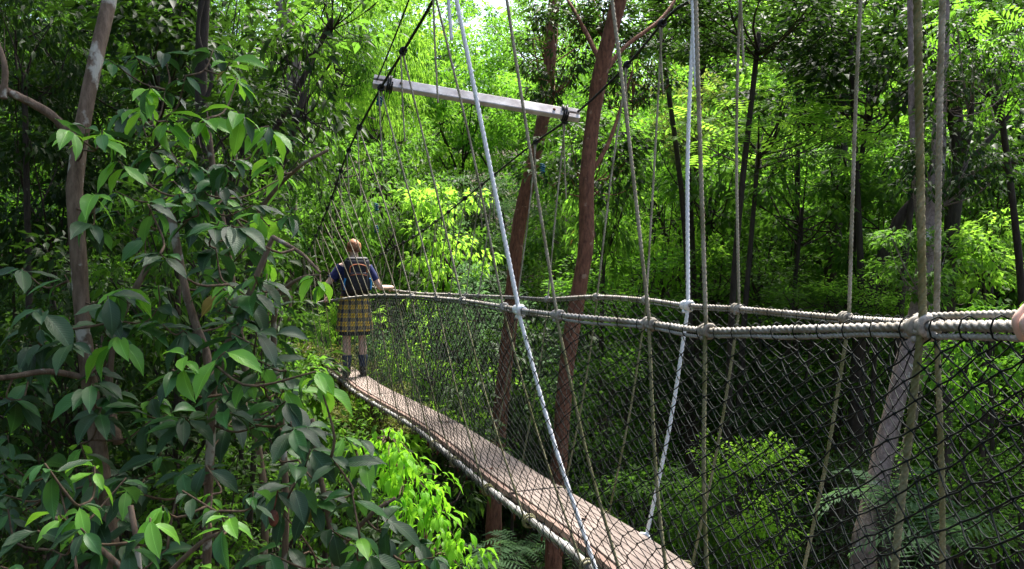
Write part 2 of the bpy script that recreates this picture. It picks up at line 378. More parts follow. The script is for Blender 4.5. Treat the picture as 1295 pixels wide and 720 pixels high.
def tree(px, py, Y, rpx, rpy, sp, mat, label, name='forest_tree', cat='tree', bk='bark_dark', group=None, var=0, trunk=True, xz=None, lean=0.0, bxy=None):
    """a tree whose crown centre lies on a pixel's line of sight at distance Y; the trunk goes down to the ground"""
    c = W(px, py, Y) if xz is None else Vector(xz)
    Rx = rpx*Y/F if xz is None else rpx; Rz = rpy*Y/F if xz is None else rpy
    Rm = max(Rx, Rz); bucket = 1.0 if Rm < 1.35 else 1.8 if Rm < 2.4 else 3.0 if Rm < 4 else 4.5
    me, lm = crown_mesh(sp, bucket, var)
    base = Vector((c.x + lean, c.y + 0.3, gz(c.x+lean, c.y+0.3))) if bxy is None else Vector((*bxy, gz(*bxy)))
    t = empty(name, base, label, cat, group)
    S = Matrix.Diagonal((Rx/bucket, (Rx+Rz)/2/bucket, Rz/bucket, 1)); A = Matrix.Rotation(random.uniform(0, 6.28), 4, 'Z')
    Mx = Matrix.Translation(c-base) @ S @ A
    cr = link('crown', me, (M[mat],), t, Mx); obj_mat(cr, M[mat])
    br = link('branches', lm, (M[bk],), t, Mx); obj_mat(br, M[bk])
    if trunk and c.z - base.z > 0.6:
        mb = MB(); top = c + Vector((0,0,-Rz*0.3)); mid = (base+top)/2 + Vector((random.uniform(-.2,.2), random.uniform(-.2,.2), 0)) if (bxy is None and abs(lean) < .1) else Vector((base.x+random.uniform(-.08,.08), base.y, base.z+.62*(top.z-base.z))) if bxy is None else Vector((base.x*.85+top.x*.15, base.y*.85+top.y*.15, base.z*.3+top.z*.7))
        r0 = 0.026 + 0.004*(top.z-base.z) if name != 'forest_shrub' else 0.03
        P = smooth_path([base-Vector((0,0,.2)), mid, top], 14); tube(mb, P, np.linspace(r0, r0*0.45, 14), 9, rough=0.06)
        mb.build('trunk', bk, t)
    return t

# ---------------------------------------------------------------- rope bridge: paths
RAIL_L = [W(*p) for p in [(1700,425,0.72),(1296,413,1.15),(1165,413,1.42),(1010,416,1.8),(893,418,2.2),(822,409,2.52),(705,398,2.95),(657,392,3.3),(637,388,3.5),(585,380,4.2),(553,377,4.8),(519,374.5,5.6),(503,374,6.1),(472,374,7.6),(446,376,9.3),(410,381,10.7),(392,383,12),(378,372,15),(366,352,19),(358,335,24)]]
RAIL_R = [W(*p) for p in [(1650,404,1.0),(1330,410,1.45),(1178,409,1.9),(1070,402,2.55),(932,390,3.2),(868,386,3.55),(816,379,3.95),(754,375,4.48),(692,378,5.2),(654,376,5.8),(605,374,6.8),(560,372,7.9),(532,371,9.1),(498,367,10.8),(455,360,13),(425,350,16),(402,338,20),(390,326,24)]]
def hpt(x, Y, h): return Vector((x, Y, CZ-h))
DECK = [hpt(1.0,.35,1.02),hpt(.92,1.0,1.06),hpt(.86,1.5,1.10),hpt(.78,2.0,1.15),hpt(.68,2.5,1.19),hpt(.555,3.05,1.22),hpt(.42,3.53,1.25),hpt(.26,3.98,1.27),hpt(0,4.7,1.30),hpt(-.35,5.76,1.34),hpt(-.75,6.9,1.39),hpt(-1.63,9,1.47),hpt(-2.08,10.3,1.53),hpt(-3.1,12.8,1.56),hpt(-4.2,15.6,1.52),hpt(-5.8,19.5,1.3),hpt(-7.5,24,.95)]
CAB_L = [hpt(.95,.2,-2.3),hpt(.85,.8,-1.95),hpt(.69,1.42,-1.68),hpt(.49,2.2,-1.48),hpt(.24,2.52,-1.42),hpt(-.07,2.95,-1.33),hpt(-.26,3.3,-1.25),W(548,0,3.55),W(510,65,4.2),W(478,118,4.9),W(441,190,6.1),W(418,254,8),W(400,297,10),W(386,322,12),hpt(-4.5,16,.05),hpt(-6,20,-.15),hpt(-7.8,24,-.7)]
CAB_R = [hpt(1.2,.3,-2.3),hpt(1.16,1.2,-1.85),hpt(1.08,1.9,-1.55),hpt(1.15,2.55,-1.38),hpt(.93,3.2,-1.28),W(878,-4,3.55),W(846,20,3.85),W(793,82,4.48),W(730,142,5.0),W(655,197,6.2),W(545,285,9),W(500,312,11),W(455,328,14),hpt(-5.0,20,-.3),hpt(-6.8,24,-.8)]
def curve(P, n=400): return smooth_path(P, n)
cRL, cRR, cD, cCL, cCR = [curve(P) for P in (RAIL_L, RAIL_R, DECK, CAB_L, CAB_R)]
def at_y(c, y): return np.array([np.interp(y, c[:,1], c[:,k]) for k in range(3)])
def deck_edge(y, side, off=0.185, dz=0.0):
    p = at_y(cD, y); q = at_y(cD, y+0.1); t = q-p; t /= np.linalg.norm(t); s = np.array([t[1], -t[0], 0]); s /= np.linalg.norm(s)
    return p + s*off*side + np.array([0,0,dz])
bridge = empty('rope_bridge', tuple(cD[60]), 'long rope canopy walkway with black netting, beige rope handrails and narrow brown plank deck', 'rope bridge')
# deck planks: sections of a grooved tread board beside a narrow edge board
def plank(y0, y1, off0, off1, mat, grooves, name, thick=0.03, dz=0.0, label=None):
    n = max(4, int((y1-y0)/0.12)); prof = []
    if grooves:
        g = grooves; wdt = (off1-off0)/g
        for k in range(g):
            a = off0+k*wdt; prof += [(a+0.0015, 0), (a+wdt-0.0045, 0), (a+wdt-0.0035, -0.005), (a+wdt, -0.005)]
        prof = prof[:-2]
    else: prof = [(off0, 0), (off1, 0)]
    prof = [(off0-0.0, -thick)] + [(off0, -0.002)] + prof + [(off1, -0.002)] + [(off1, -thick)]
    V = []; U = []
    for i in range(n+1):
        y = y0+(y1-y0)*i/n
        for (o, z) in prof:
            p = deck_edge(y, 1, o, z+dz); V.append(p); U.append((o+off0*7, y))
    m = len(prof); Q = [[i*m+j, (i+1)*m+j, (i+1)*m+(j+1)%m, i*m+(j+1)%m] for i in range(n) for j in range(m)]
    mb = MB(); mb.add(V, Q, uv=U); mb.add([V[j] for j in range(m)] + [np.mean(V[:m],0)], T=[[j,(j+1)%m,m] for j in range(m)], uv=U[:m]+[U[0]])
    mb.add([V[n*m+j] for j in range(m)] + [np.mean(V[-m:],0)], T=[[(j+1)%m,j,m] for j in range(m)], uv=U[:m]+[U[0]])
    o = mb.build(name, mat, bridge, smooth=False); 
    if label: o['label'] = label
ys = [0.4, 2.35, 4.35, 6.35, 8.5, 10.9, 13.3, 15.7, 18.1, 20.5, 22.9]
for a, b in zip(ys[:-1], ys[1:]):
    plank(a+0.012, b, -0.105, 0.148, 'deck', 7 if a < 9 else 4, 'plank', dz=random.uniform(-.003,.003))
    plank(a+0.03, b-0.02, -0.140, -0.112, 'deck_dark', 0, 'edge_board', dz=-0.008)
    plank(a+0.02, b-0.01, 0.150, 0.172, 'deck', 0, 'edge_board', dz=-0.003)
# the metal ladder that carries the boards
for s in (-1, 1):
    mb = MB(); P = [deck_edge(y, s, 0.176, -0.045) for y in np.linspace(0.4, 22.8, 130)]; tube(mb, P, 0.018, 10); mb.build('ladder_rail', 'pipe', bridge)
    for k, y in enumerate(np.arange(1.5, 12, 0.29)):
        y = y + random.uniform(-.05, .05); P0 = deck_edge(y, s, 0.176, -0.045); P1 = deck_edge(y+0.035, s, 0.176, -0.045)
        mb = MB(); tube(mb, [P0, P1], 0.0225, 10); mb.build('strap', 'pipe', bridge)
        if random.random() < .75:
            mb = MB(); a = deck_edge(y+.02, s, 0.178, -0.068)
            box(mb, a + np.array([0.012*s,0,-.008]), 0.010, random.uniform(.02,.055), random.uniform(.02,.04), Matrix.Rotation(random.uniform(-.8,.8), 3, 'X') @ Matrix.Rotation(random.uniform(-.6,.6), 3, 'Y'), .003)
            mb.build('rusty_flap', 'rust', bridge)
for y in np.arange(0.6, 14, 0.3):
    mb = MB(); tube(mb, [deck_edge(y, -1, 0.176, -0.052), deck_edge(y, 1, 0.176, -0.052)], 0.013, 6); mb.build('rung', 'pipe', bridge)
# handrails
mb = MB(); rope(mb, cRL[::2], 0.0100, spt=7); mb.build('handrail_rope', 'rope', bridge)
mb = MB(); rope(mb, cRR[::2], 0.0100, spt=7); mb.build('handrail_rope', 'rope', bridge)
# the extra rope lashed to the near handrail, and the head rope the net is laced to
def along(c, y0, y1, n, dz=0, amp=0.0, dx=0.0):
    out = []
    for k, y in enumerate(np.linspace(y0, y1, n)):
        p = at_y(c, y); out.append(p + np.array([dx, 0, dz + amp*math.sin(k*1.7)])) 
    return out
mb = MB(); rope(mb, along(cRL, 0.75, 1.45, 8, 0.019, dx=.01), 0.0065); mb.build('lashing_rope', 'rope', bridge)
mb = MB(); rope(mb, along(cRL, 0.75, 1.38, 8, -0.018) + along(cRL, 1.45, 2.9, 12, -0.017, 0.003), 0.0058); mb.build('lashing_rope', 'rope', bridge)
mb = MB(); rope(mb, along(cRL, 2.9, 22, 60, -0.016, 0.002), 0.0050, spt=2.5, pitch=.05, hi=False); mb.build('head_rope', 'rope', bridge)
mb = MB(); rope(mb, along(cRR, 1.5, 22, 60, -0.015, 0.002), 0.0050, spt=2.5, pitch=.05, hi=False); mb.build('head_rope', 'rope', bridge)
for c in (cRL, cRR):
    mb = MB(); 
    for y in np.arange(1.2, 8, 0.085):       # lacing turns that hold net to rail
        p = at_y(c, y); t = at_y(c, y+.02)-p; t = Vector(t).normalized(); a = t.cross(Vector((0,0,1))).normalized(); u = a.cross(t)
        pts = [Vector(p) + Vector((0,0,-.004)) + t*(0.012*(k/8)) + a*(0.0155*math.cos(2*math.pi*k/8)) + u*(0.021*math.sin(2*math.pi*k/8)) for k in range(9)]
        tube(mb, [tuple(q) for q in pts], 0.0016, 4, cap=False)
    tag(mb.build('lacing_cord', 'net', bridge), kind='stuff')
# suspension cables
for c in (cCL, cCR):
    mb = MB(); rope(mb, c[::2], 0.0088, spt=4, hi=False, pitch=.09); mb.build('suspension_cable', 'cable', bridge)
mb = MB(); tube(mb, smooth_path([W(524,-18,3.9), W(500,45,4.3), W(476,103,4.85)], 12), 0.0045, 6); mb.build('stay_cable', 'cable', bridge)
def wraps(mb, p, t, r, n=3, rr=0.007, pitchw=0.013, wob=0.15):
    """turns of rope round a rope at p (axis t)"""
    t = Vector(t).normalized(); a = t.cross(Vector((0.1,0.2,1))).normalized(); u = a.cross(t); pts = []
    m = n*10
    for k in range(m+1):
        th = 2*math.pi*k/10; s = (k/m-.5)*n*pitchw
        rad = r*(1+wob*math.sin(th*0.5+p[1]*9))
        pts.append(tuple(Vector(p)+t*s+a*rad*math.cos(th)+u*rad*math.sin(th)))
    tube(mb, pts, rr, 7)
def hanger(y, side, cc, cr, bot, matu, matl, r, tail=True, ytop=0.0, hi=True, lab=None):
    top = at_y(cc, y+ytop); mid = at_y(cr, y); low = deck_edge(bot, side, 0.205, -0.05)
    off = np.array([-0.016*side*(-1), -0.012, 0])
    mb = MB()
    up = [top + np.array([0,0,-.02]), (top+mid)/2 + np.array([random.uniform(-.012,.012), random.uniform(-.01,.01), 0]), mid + np.array([0.004*side,-.014,0.006])]
    rope(mb, up, r, spt=8 if hi else 6, hi=hi)
    o = mb.build('hanger_rope', matu, bridge)
    if lab: o['label'] = lab
    mb = MB(); rope(mb, [mid + np.array([0.006*side,-.012,-.004]), (mid+low)/2 + np.array([0.02*side,0,-.0]), low], r*0.95, spt=8 if hi else 6, hi=hi)
    mb.build('lower_hanger', matl, o)
    mb = MB(); t = at_y(cr, y+.04)-at_y(cr, y-.04)
    wraps(mb, mid, t, 0.0138, 4 if hi else 3, r*0.9, r*1.7); wraps(mb, mid+np.array([0.004,-.004,-.010]), (0.1,0.1,1), 0.0145, 2, r*0.95, r*2)
    mb.build('knot', matu if matu == 'rope_white' else 'rope', o)
    mb = MB(); wraps(mb, top, at_y(cc, y+ytop+.05)-at_y(cc, y+ytop-.05), 0.015, 3, r*.9, r*1.9); mb.build('knot', 'cable' if matu != 'rope_white' else 'rope_white', o)
    if tail:
        L = random.uniform(.28, .5); mb = MB(); s = top + np.array([-0.012,-.01,-.02])
        rope(mb, [s, s+np.array([.008,0,-L*.5]), s+np.array([.02,0,-L])], r*.85, spt=6, hi=False); mb.build('loose_end', matu, o)
    mb = MB(); wraps(mb, low+np.array([-0.02*side,0,.004]), at_y(cD, y+.05)-at_y(cD, y-.05), 0.031, 2, r*.9, r*2); mb.build('knot', matl, o)
LS = [(1.42,1.40),(2.2,2.12),(2.52,2.38),(2.95,2.75),(3.5,3.28),(4.2,3.98),(4.8,4.6),(5.55,5.35),(6.1,5.95)]
for y, b in LS: hanger(y, -1, cCL, cRL, b, 'rope_moss' if y < 1.5 else 'rope_hang', 'rope_moss', 0.0078 if y < 1.6 else 0.0068 if y < 3 else 0.0062, tail=y > 3, hi=y < 3.4)
hanger(3.3, -1, cCL, cRL, 3.08, 'rope_white', 'rope_white', 0.0105, True, lab='bright white nylon hanger rope on the near side')
RS = [(1.9,1.8),(2.55,2.45),(3.2,3.12),(3.95,3.88),(4.48,4.4),(5.2,5.1),(5.8,5.7),(6.8,6.7)]
for y, b in RS: hanger(y, 1, cCR, cRR, b, 'rope_hang', 'rope_moss', 0.0080 if y < 2 else 0.0066, tail=y > 3, hi=y < 3.5)
hanger(3.55, 1, cCR, cRR, 3.52, 'rope_white', 'rope_white', 0.0100, True, lab='bright white nylon hanger rope on the far side')
for k, y in enumerate(np.arange(6.75, 21, 0.55)):
    y += random.uniform(-.06,.06)
    hanger(y, -1, cCL, cRL, y-.15, 'rope_hang', 'rope_moss', 0.006, tail=(k % 2 == 0), hi=False)
    hanger(y+0.4, 1, cCR, cRR, y+.3, 'rope_hang', 'rope_moss', 0.006, tail=(k % 3 == 0), hi=False)
# blue cord lashings
for p, t in ((W(480,128,4.9),(0.1,.3,1)), (W(686,213,5.6),(0,0.1,1)), (W(476,262,7.0),(0,0,1)), (W(476,290,7.0),(0,0,1))):
    mb = MB(); wraps(mb, tuple(p), t, 0.014, 4, 0.006, .016); mb.build('cord_lashing', 'blue_cord', bridge)
# spreader beam, slotted at both ends where the cables pass
a, b = W(472,103,4.84), W(733,147,5.0); ax = (b-a); Lb = ax.length; axn = ax.normalized()
rot = Matrix((axn, Vector((-axn.y, axn.x, 0)).normalized(), axn.cross(Vector((-axn.y, axn.x, 0)).normalized()))).transposed()
tilt = rot @ Matrix.Rotation(R(-32), 3, 'X'); mb = MB(); sp_o = a + ax*0.5
box(mb, sp_o, Lb-0.15, 0.040, 0.072, tilt, 0.006)
for s in (-1, 1):
    for dz in (-1, 1): box(mb, sp_o + axn*s*(Lb/2-0.042) + tilt @ Vector((0,0,dz*0.0235)), 0.082, 0.0446, 0.031, tilt, 0.003)
beam = mb.build('spreader_beam', 'beam', bridge, smooth=False); beam['label'] = 'pale weathered timber beam holding the cables apart'
for s in (-1, 1):
    mb = MB(); pc = sp_o + axn*s*(Lb/2-0.10); wraps(mb, tuple(pc), axn, 0.046, 3, 0.006, .013, .05); mb.build('rope_lashing', 'cable', beam)
    mb = MB(); pb = sp_o + axn*s*(Lb/2-0.17) + tilt @ Vector((0,-.0235,0)); ellipsoid(mb, tuple(pb), .010,.006,.010, 8, 6, tilt); mb.build('bolt', 'rust', beam)
# net
def net(side, cr, name):
    mb_s = []; 
    y0, y1 = (1.0 if side < 0 else 1.35), 21.0
    stations = [y0]; 
    while stations[-1] < y1: stations.append(stations[-1] + (0.048 if stations[-1] < 8 else 0.085))
    nst = len(stations); rows = 36
    G = np.zeros((nst, rows+1, 3))
    for i, y in enumerate(stations):
        t = at_y(cr, y) + np.array([0,0,-.018]); yb = y - 0.12*min(1, (y-1)/2); l = deck_edge(yb, side, 0.208, -0.055)
        for k in range(rows+1):
            v = k/rows; bulge = 0.07*math.sin(math.pi*v)*side
            sag = -0.0*(1-v)
            G[i,k] = t*(1-v) + l*v + np.array([bulge,0,sag])
    G[:,1:-1] += RNG.normal(size=G[:,1:-1].shape)*0.0028
    for i in range(nst):       # slow waves in the cloth of the net
        for k in range(1, rows): G[i,k,2] += 0.010*noise.noise(Vector((i*.12, k*.2, side))); G[i,k,0] += 0.02*noise.noise(Vector((i*.1, k*.15, 5+side)))
    A = []; B = []
    for k in range(rows):
        i = np.arange(k % 2, nst-1, 2)
        A += [G[i, k], G[i[i>0], k]]; B += [G[np.minimum(i+1,nst-1), k+1], G[i[i>0]-1, k+1]]
    A = np.concatenate(A); B = np.concatenate(B); d = unit(B-A); u = unit(np.cross(d, np.array([0,0,1.0]))); v = np.cross(d, u)
    mid = (A+B)/2 + np.array([0,0,-.0025]) + RNG.normal(size=A.shape)*.001
    r = np.where(A[:,1] < 9, 0.0018, 0.0019)[:,None]; S = 4; V = []
    for c_ in (A, mid, B):
        for s in range(S): V.append(c_ + r*(math.cos(2*math.pi*s/S)*u + math.sin(2*math.pi*s/S)*v))
    V = np.stack(V, 1); n = len(A); base = (np.arange(n)*3*S)[:,None]
    Q = np.concatenate([np.stack([base[:,0]+q*S+s, base[:,0]+q*S+(s+1)%S, base[:,0]+(q+1)*S+(s+1)%S, base[:,0]+(q+1)*S+s], 1) for q in range(2) for s in range(S)])
    mb = MB(); mb.add(V.reshape(-1,3), Q)
    kn = np.concatenate([G[np.arange(k % 2, nst, 2), k] for k in range(1, rows)]); kn = kn[kn[:,1] < 10]
    ks = RNG.uniform(0.0030, 0.0044, len(kn))[:,None]
    o8 = np.array([(1,0,0),(-1,0,0),(0,1,0),(0,-1,0),(0,0,1.2),(0,0,-1.2)], float); f8 = np.array([(0,2,4),(2,1,4),(1,3,4),(3,0,4),(2,0,5),(1,2,5),(3,1,5),(0,3,5)])
    KV = kn[:,None,:] + ks[:,:,None]*o8[None]; KF = f8[None] + (np.arange(len(kn))*6)[:,None,None]
    mb.add(KV.reshape(-1,3), T=KF.reshape(-1,3))
    mb.build(name, 'net', bridge)
net(-1, cRL, 'side_net'); net(1, cRR, 'side_net')

# ---------------------------------------------------------------- people
def skin_body(chains, mat, parent, name='body', sub=2):
    """one continuous skinned surface; chains of (key or None, (x,y,z), rx, ry)"""
    V = []; E = []; Rr = []; key = {}
    for ch in chains:
        prev = None
        for k, p, rx, ry in ch:
            if k in key and k is not None: i = key[k]
            else:
                i = len(V); V.append(p); Rr.append((rx, ry))
                if k is not None: key[k] = i
            if prev is not None: E.append((prev, i))
            prev = i
    me = bpy.data.meshes.new('tmp'); me.from_pydata(V, E, []); o = bpy.data.objects.new('tmp', me); COL.objects.link(o)
    sk = o.modifiers.new('s', 'SKIN'); sk.use_smooth_shade = True
    for i, r in enumerate(Rr): me.skin_vertices[0].data[i].radius = r
    me.skin_vertices[0].data[0].use_root = True
    ss = o.modifiers.new('u', 'SUBSURF'); ss.levels = sub; ss.render_levels = sub
    dg = bpy.context.evaluated_depsgraph_get(); m2 = bpy.data.meshes.new_from_object(o.evaluated_get(dg))
    bpy.data.objects.remove(o); m2.name = name
    for p in m2.polygons: p.use_smooth = True
    m2.materials.clear(); m2.materials.append(M[mat])
    b = bpy.data.objects.new(name, m2); COL.objects.link(b); b.parent = parent; return b
def child(mb, name, mat, parent, smooth=True):
    me = mb.mesh(name, smooth); me.materials.append(M[mat]); o = bpy.data.objects.new(name, me); COL.objects.link(o); o.parent = parent; return o
def loft(mb, rings, seg=28, cap=True, pleat=0, pn=24):
    V = []; U = []
    for i, (c, rx, ry) in enumerate(rings):
        for j in range(seg):
            th = 2*math.pi*j/seg; k = 1 + (pleat*abs(math.sin(th*pn/2))*(i/(len(rings)-1)) if pleat else 0)
            sq = 1.0 - 0.06*math.cos(4*th)
            V.append((c[0]+rx*k*math.cos(th)*sq, c[1]+ry*k*math.sin(th)*sq, c[2])); U.append((j/seg, c[2]))
    n = len(rings); Q = [[i*seg+j, i*seg+(j+1)%seg, (i+1)*seg+(j+1)%seg, (i+1)*seg+j] for i in range(n-1) for j in range(seg)]
    mb.add(V, Q, uv=U)
M['skin'] = simple('skin', (0.62,0.40,0.33), (0.74,0.50,0.42), 12, 0.5, 0.15, 0.001, spec=0.4)
M['hair'] = simple('hair_ginger', (0.12,0.045,0.02), (0.40,0.18,0.09), 25, 0.6, 0.8, 0.004)
M['navy'] = simple('cotton_navy', (0.012,0.016,0.07), (0.022,0.030,0.12), 30, 0.9, 0.4, 0.004)
M['sock'] = simple('wool_navy', (0.020,0.030,0.065), (0.045,0.06,0.11), 60, 0.95)
M['shorts'] = simple('cloth_dark_grey', (0.015,0.018,0.028), (0.035,0.038,0.05), 30, 0.9)
M['shoe'] = simple('leather_black', (0.012,0.010,0.010), (0.03,0.027,0.025), 30, 0.5)
M['pack'] = simple('pack_nylon_black', (0.008,0.008,0.013), (0.022,0.022,0.032), 50, 0.6)
M['orange'] = simple('piping_orange', (0.30,0.08,0.03), (0.42,0.13,0.04), 60, 0.6)
M['bluebit'] = simple('strap_bright_blue', (0.02,0.20,0.55), (0.03,0.28,0.65), 60, 0.6)
M['eye'] = simple('eye_white', (0.7,0.7,0.68), (0.8,0.8,0.78), 60, 0.2)
M['lips'] = simple('lips', (0.42,0.14,0.12), (0.5,0.2,0.17), 60, 0.5)
def tartan():
    m, N, L, P = new_mat('kilt_tartan')
    uv = N.new('ShaderNodeUVMap'); uv.uv_map = 'uv'; sp = N.new('ShaderNodeSeparateXYZ'); L.new(uv.outputs[0], sp.inputs[0])
    def band(v, n, wdt, ph=0.0):
        return mth(N, L, 'LESS_THAN', mth(N, L, 'FRACT', mth(N, L, 'MULTIPLY_ADD', v, n, ph)), wdt)
    bu = band(sp.outputs[0], 15, 0.42); bv = band(sp.outputs[1], 9.5, 0.45, 0.2)
    s = mth(N, L, 'MULTIPLY', mth(N, L, 'ADD', bu, bv), 0.5)
    c = ramp(N, L, s, [(0.0, (0.78,0.50,0.05)), (0.5, (0.26,0.20,0.10)), (1.0, (0.018,0.024,0.06))])
    fine = mth(N, L, 'MAXIMUM', band(sp.outputs[0], 15, 0.07, .3), band(sp.outputs[1], 9.5, 0.07, .5))
    c = mixrgb(N, L, mth(N, L, 'MULTIPLY', fine, 0.6), c, (0.02,0.02,0.05))
    L.new(c, P.inputs['Base Color']); P.inputs['Roughness'].default_value = 0.9
    return m
M['tartan'] = tartan()
def person(loc, ang, hL, hR, elL, elR, label, look, sc=1.0):
    """standing figure facing local +Y; hL / hR are the handrail points gripped (local), elL / elR the elbows"""
    root = empty('person', loc, label, 'person'); root.rotation_euler = (0,0,ang); root.scale = (sc,sc,sc)
    ch = [[('pel',(0,0,.95),.145,.10),('sp',(0,-.005,1.10),.125,.09),('ch',(0,0,1.28),.15,.10),('uc',(0,0,1.41),.12,.075),('nk',(0,.005,1.485),.052,.052),
           ('sk',(0,.012,1.555),.058,.066),('hd',(0,.02,1.635),.074,.092),(None,(0,.008,1.705),.060,.074)],
          [('sk',)+((0,.012,1.555),.058,.066),(None,(0,.078,1.545),.030,.026)],          # jaw
          [('hd',)+((0,.02,1.635),.074,.092),(None,(0,.118,1.612),.012,.018)]]           # nose
    for s in (-1, 1):
        ch.append([('hd',)+((0,.02,1.635),.074,.092),(None,(s*.082,.01,1.615),.010,.024)])   # ear
        st = .055
        ch.append([('pel',)+((0,0,.95),.145,.10),('hip%d'%s,(s*.085,0,.90),.088,.088),(None,(s*.095,.02,.70),.074,.074),('kn%d'%s,(s*.10,.02+s*.01,.48),.052,.054),
                   (None,(s*.102,-.015,.34),.056,.058),('an%d'%s,(s*.105,-.02,.09),.034,.036),(None,(s*.115,.06,.045),.038,.030),(None,(s*.12,.14,.03),.036,.022)])
        H = Vector(hL if s < 0 else hR); el = elL if s < 0 else elR
        wr = H + Vector((-s*.012, -.085, .04)); pm = H + Vector((0, -.03, .034))
        sh = Vector((s*.175, 0, 1.405)); e = Vector(el)
        ch.append([('uc',)+((0,0,1.41),.12,.075),('sh%d'%s,tuple(sh),.058,.058),(None,tuple((sh+e)/2),.047,.047),('el%d'%s,tuple(e),.038,.038),
                   (None,tuple(e*.6+wr*.4),.038,.036),('wr%d'%s,tuple(wr),.025,.021),('pm%d'%s,tuple(pm),.032,.016)])
        for k in range(4):
            y = H.y - .045 + k*.0225; ln = (0.85,1.0,1.05,0.95)[k]
            b = Vector((H.x + s*.018, y, H.z + .029)); m = Vector((H.x + s*.040*ln, y+.002, H.z + .006)); t = Vector((H.x + s*.024, y+.003, H.z - .024*ln))
            ch.append([('pm%d'%s,)+(tuple(pm),.032,.016),(None,tuple(b),.0105,.0105),(None,tuple(m),.0095,.0095),(None,tuple(t),.0078,.0078)])
        ch.append([('pm%d'%s,)+(tuple(pm),.032,.016),(None,(H.x-s*.026,H.y-.018,H.z+.016),.0115,.0115),(None,(H.x-s*.034,H.y+.012,H.z-.008),.0100,.0100),(None,(H.x-s*.018,H.y+.03,H.z-.022),.0085,.0085)])
    skin_body(ch, 'skin', root)
    for s in (-1,1):
        mb = MB(); ellipsoid(mb, (s*.031,.098,1.637), .012,.010,.009, 8, 6); child(mb, 'eye', 'eye', root)
    mb = MB(); ellipsoid(mb, (0,.106,1.572), .024,.008,.007, 8, 6); child(mb, 'mouth', 'lips', root)
    # hair: shell over the back and top of the skull
    mb = MB(); V = []; seg, rg = 26, 12
    for i in range(rg+1):
        ph = math.pi*0.66*i/rg
        for j in range(seg):
            th = 2*math.pi*j/seg; front = max(0, math.sin(th)); pm_ = ph*(1-0.42*front) ; k = 1+0.10*noise.noise(Vector((math.cos(th)*5, math.sin(th)*5, i*.7))) + random.uniform(-.02,.03)
            V.append((.090*math.sin(pm_)*math.cos(th)*k, .010+.108*math.sin(pm_)*math.sin(th)*k, 1.650+.108*math.cos(pm_)*k))
    mb.add(V, [[i*seg+j, (i+1)*seg+j, (i+1)*seg+(j+1)%seg, i*seg+(j+1)%seg] for i in range(rg) for j in range(seg)])
    child(mb, 'hair', 'hair', root)
    # t-shirt: torso loft with sleeves
    mb = MB(); loft(mb, [((0,0,.97),.178,.128),((0,0,1.02),.176,.125),((0,-.004,1.12),.172,.122),((0,0,1.25),.190,.132),((0,0,1.34),.196,.130),((0,0,1.40),.178,.115),((0,0,1.445),.125,.092),((0,.002,1.475),.075,.072),((0,.003,1.485),.066,.066)])
    for s in (-1,1):
        sh = Vector((s*.155,0,1.395)); e = Vector(elL if s < 0 else elR); d = e-sh
        tube(mb, smooth_path([sh, sh+d*.3, sh+d*.62], 7), np.linspace(.078,.062,7), 14, cap=False)
    child(mb, 'shirt', look['shirt'], root)
    if look.get('kilt'):
        mb = MB(); loft(mb, [((0,0,1.05-.46*k/8), .175+.065*(k/8)**.7, .135+.055*(k/8)**.7) for k in range(9)], seg=96, pleat=0.05, pn=30)
        child(mb, 'kilt', 'tartan', root, smooth=False)
        mb = MB(); loft(mb, [((0,0,.70),.20,.15),((0,0,.60),.205,.155),((0,0,.535),.212,.158)], seg=30); child(mb, 'shorts', 'shorts', root)
        mb = MB(); loft(mb, [((0,0,1.03),.182,.140),((0,0,1.07),.180,.138)]); child(mb, 'belt', 'shoe', root)
    else:
        for s in (-1,1):
            mb = MB(); tube(mb, smooth_path([(s*.08,0,.97),(s*.095,.02,.70),(s*.10,.03,.48),(s*.105,-.02,.12)], 14), np.linspace(.112,.062,14), 16); child(mb, 'trouser_leg', 'shorts', root)
    for s in (-1,1):
        if look.get('kilt'):
            mb = MB(); tube(mb, smooth_path([(s*.102,-.012,.27),(s*.103,-.018,.20),(s*.105,-.02,.10)], 8), np.linspace(.064,.047,8), 14); child(mb, 'sock', 'sock', root)
        mb = MB(); tube(mb, smooth_path([(s*.105,-.02,.135),(s*.105,-.02,.06)], 5), .05, 14); tube(mb, smooth_path([(s*.105,-.075,.045),(s*.11,.03,.048),(s*.12,.12,.04),(s*.122,.19,.032)], 9), [.036,.046,.048,.049,.049,.048,.046,.040,.024], 14)
        sh = child(mb, 'shoe', 'shoe', root)
    if look.get('pack'):
        mb = MB(); rb = Matrix.Rotation(R(-4), 3, 'X')
        box(mb, (0,-.215,1.29), .31, .17, .44, rb, .05); pk = child(mb, 'backpack', 'pack', root)
        mb = MB(); box(mb, (0,-.305,1.22), .24, .06, .24, rb, .025); child(mb, 'front_pocket', 'pack', pk)
        mb = MB(); box(mb, (0,-.20,1.49), .27, .15, .07, rb, .03); child(mb, 'lid', 'pack', pk)
        mb = MB(); tube(mb, smooth_path([(-.105,-.318,1.33),(-.10,-.315,1.40),(-.05,-.31,1.432),(.05,-.31,1.432),(.10,-.315,1.40),(.105,-.318,1.33)], 20), .0065, 6); child(mb, 'piping', 'orange', pk)
        mb = MB(); tube(mb, smooth_path([(-.10,-.336,1.30),(0,-.345,1.315),(.10,-.336,1.30)], 10), .004, 6); child(mb, 'piping', 'orange', pk)
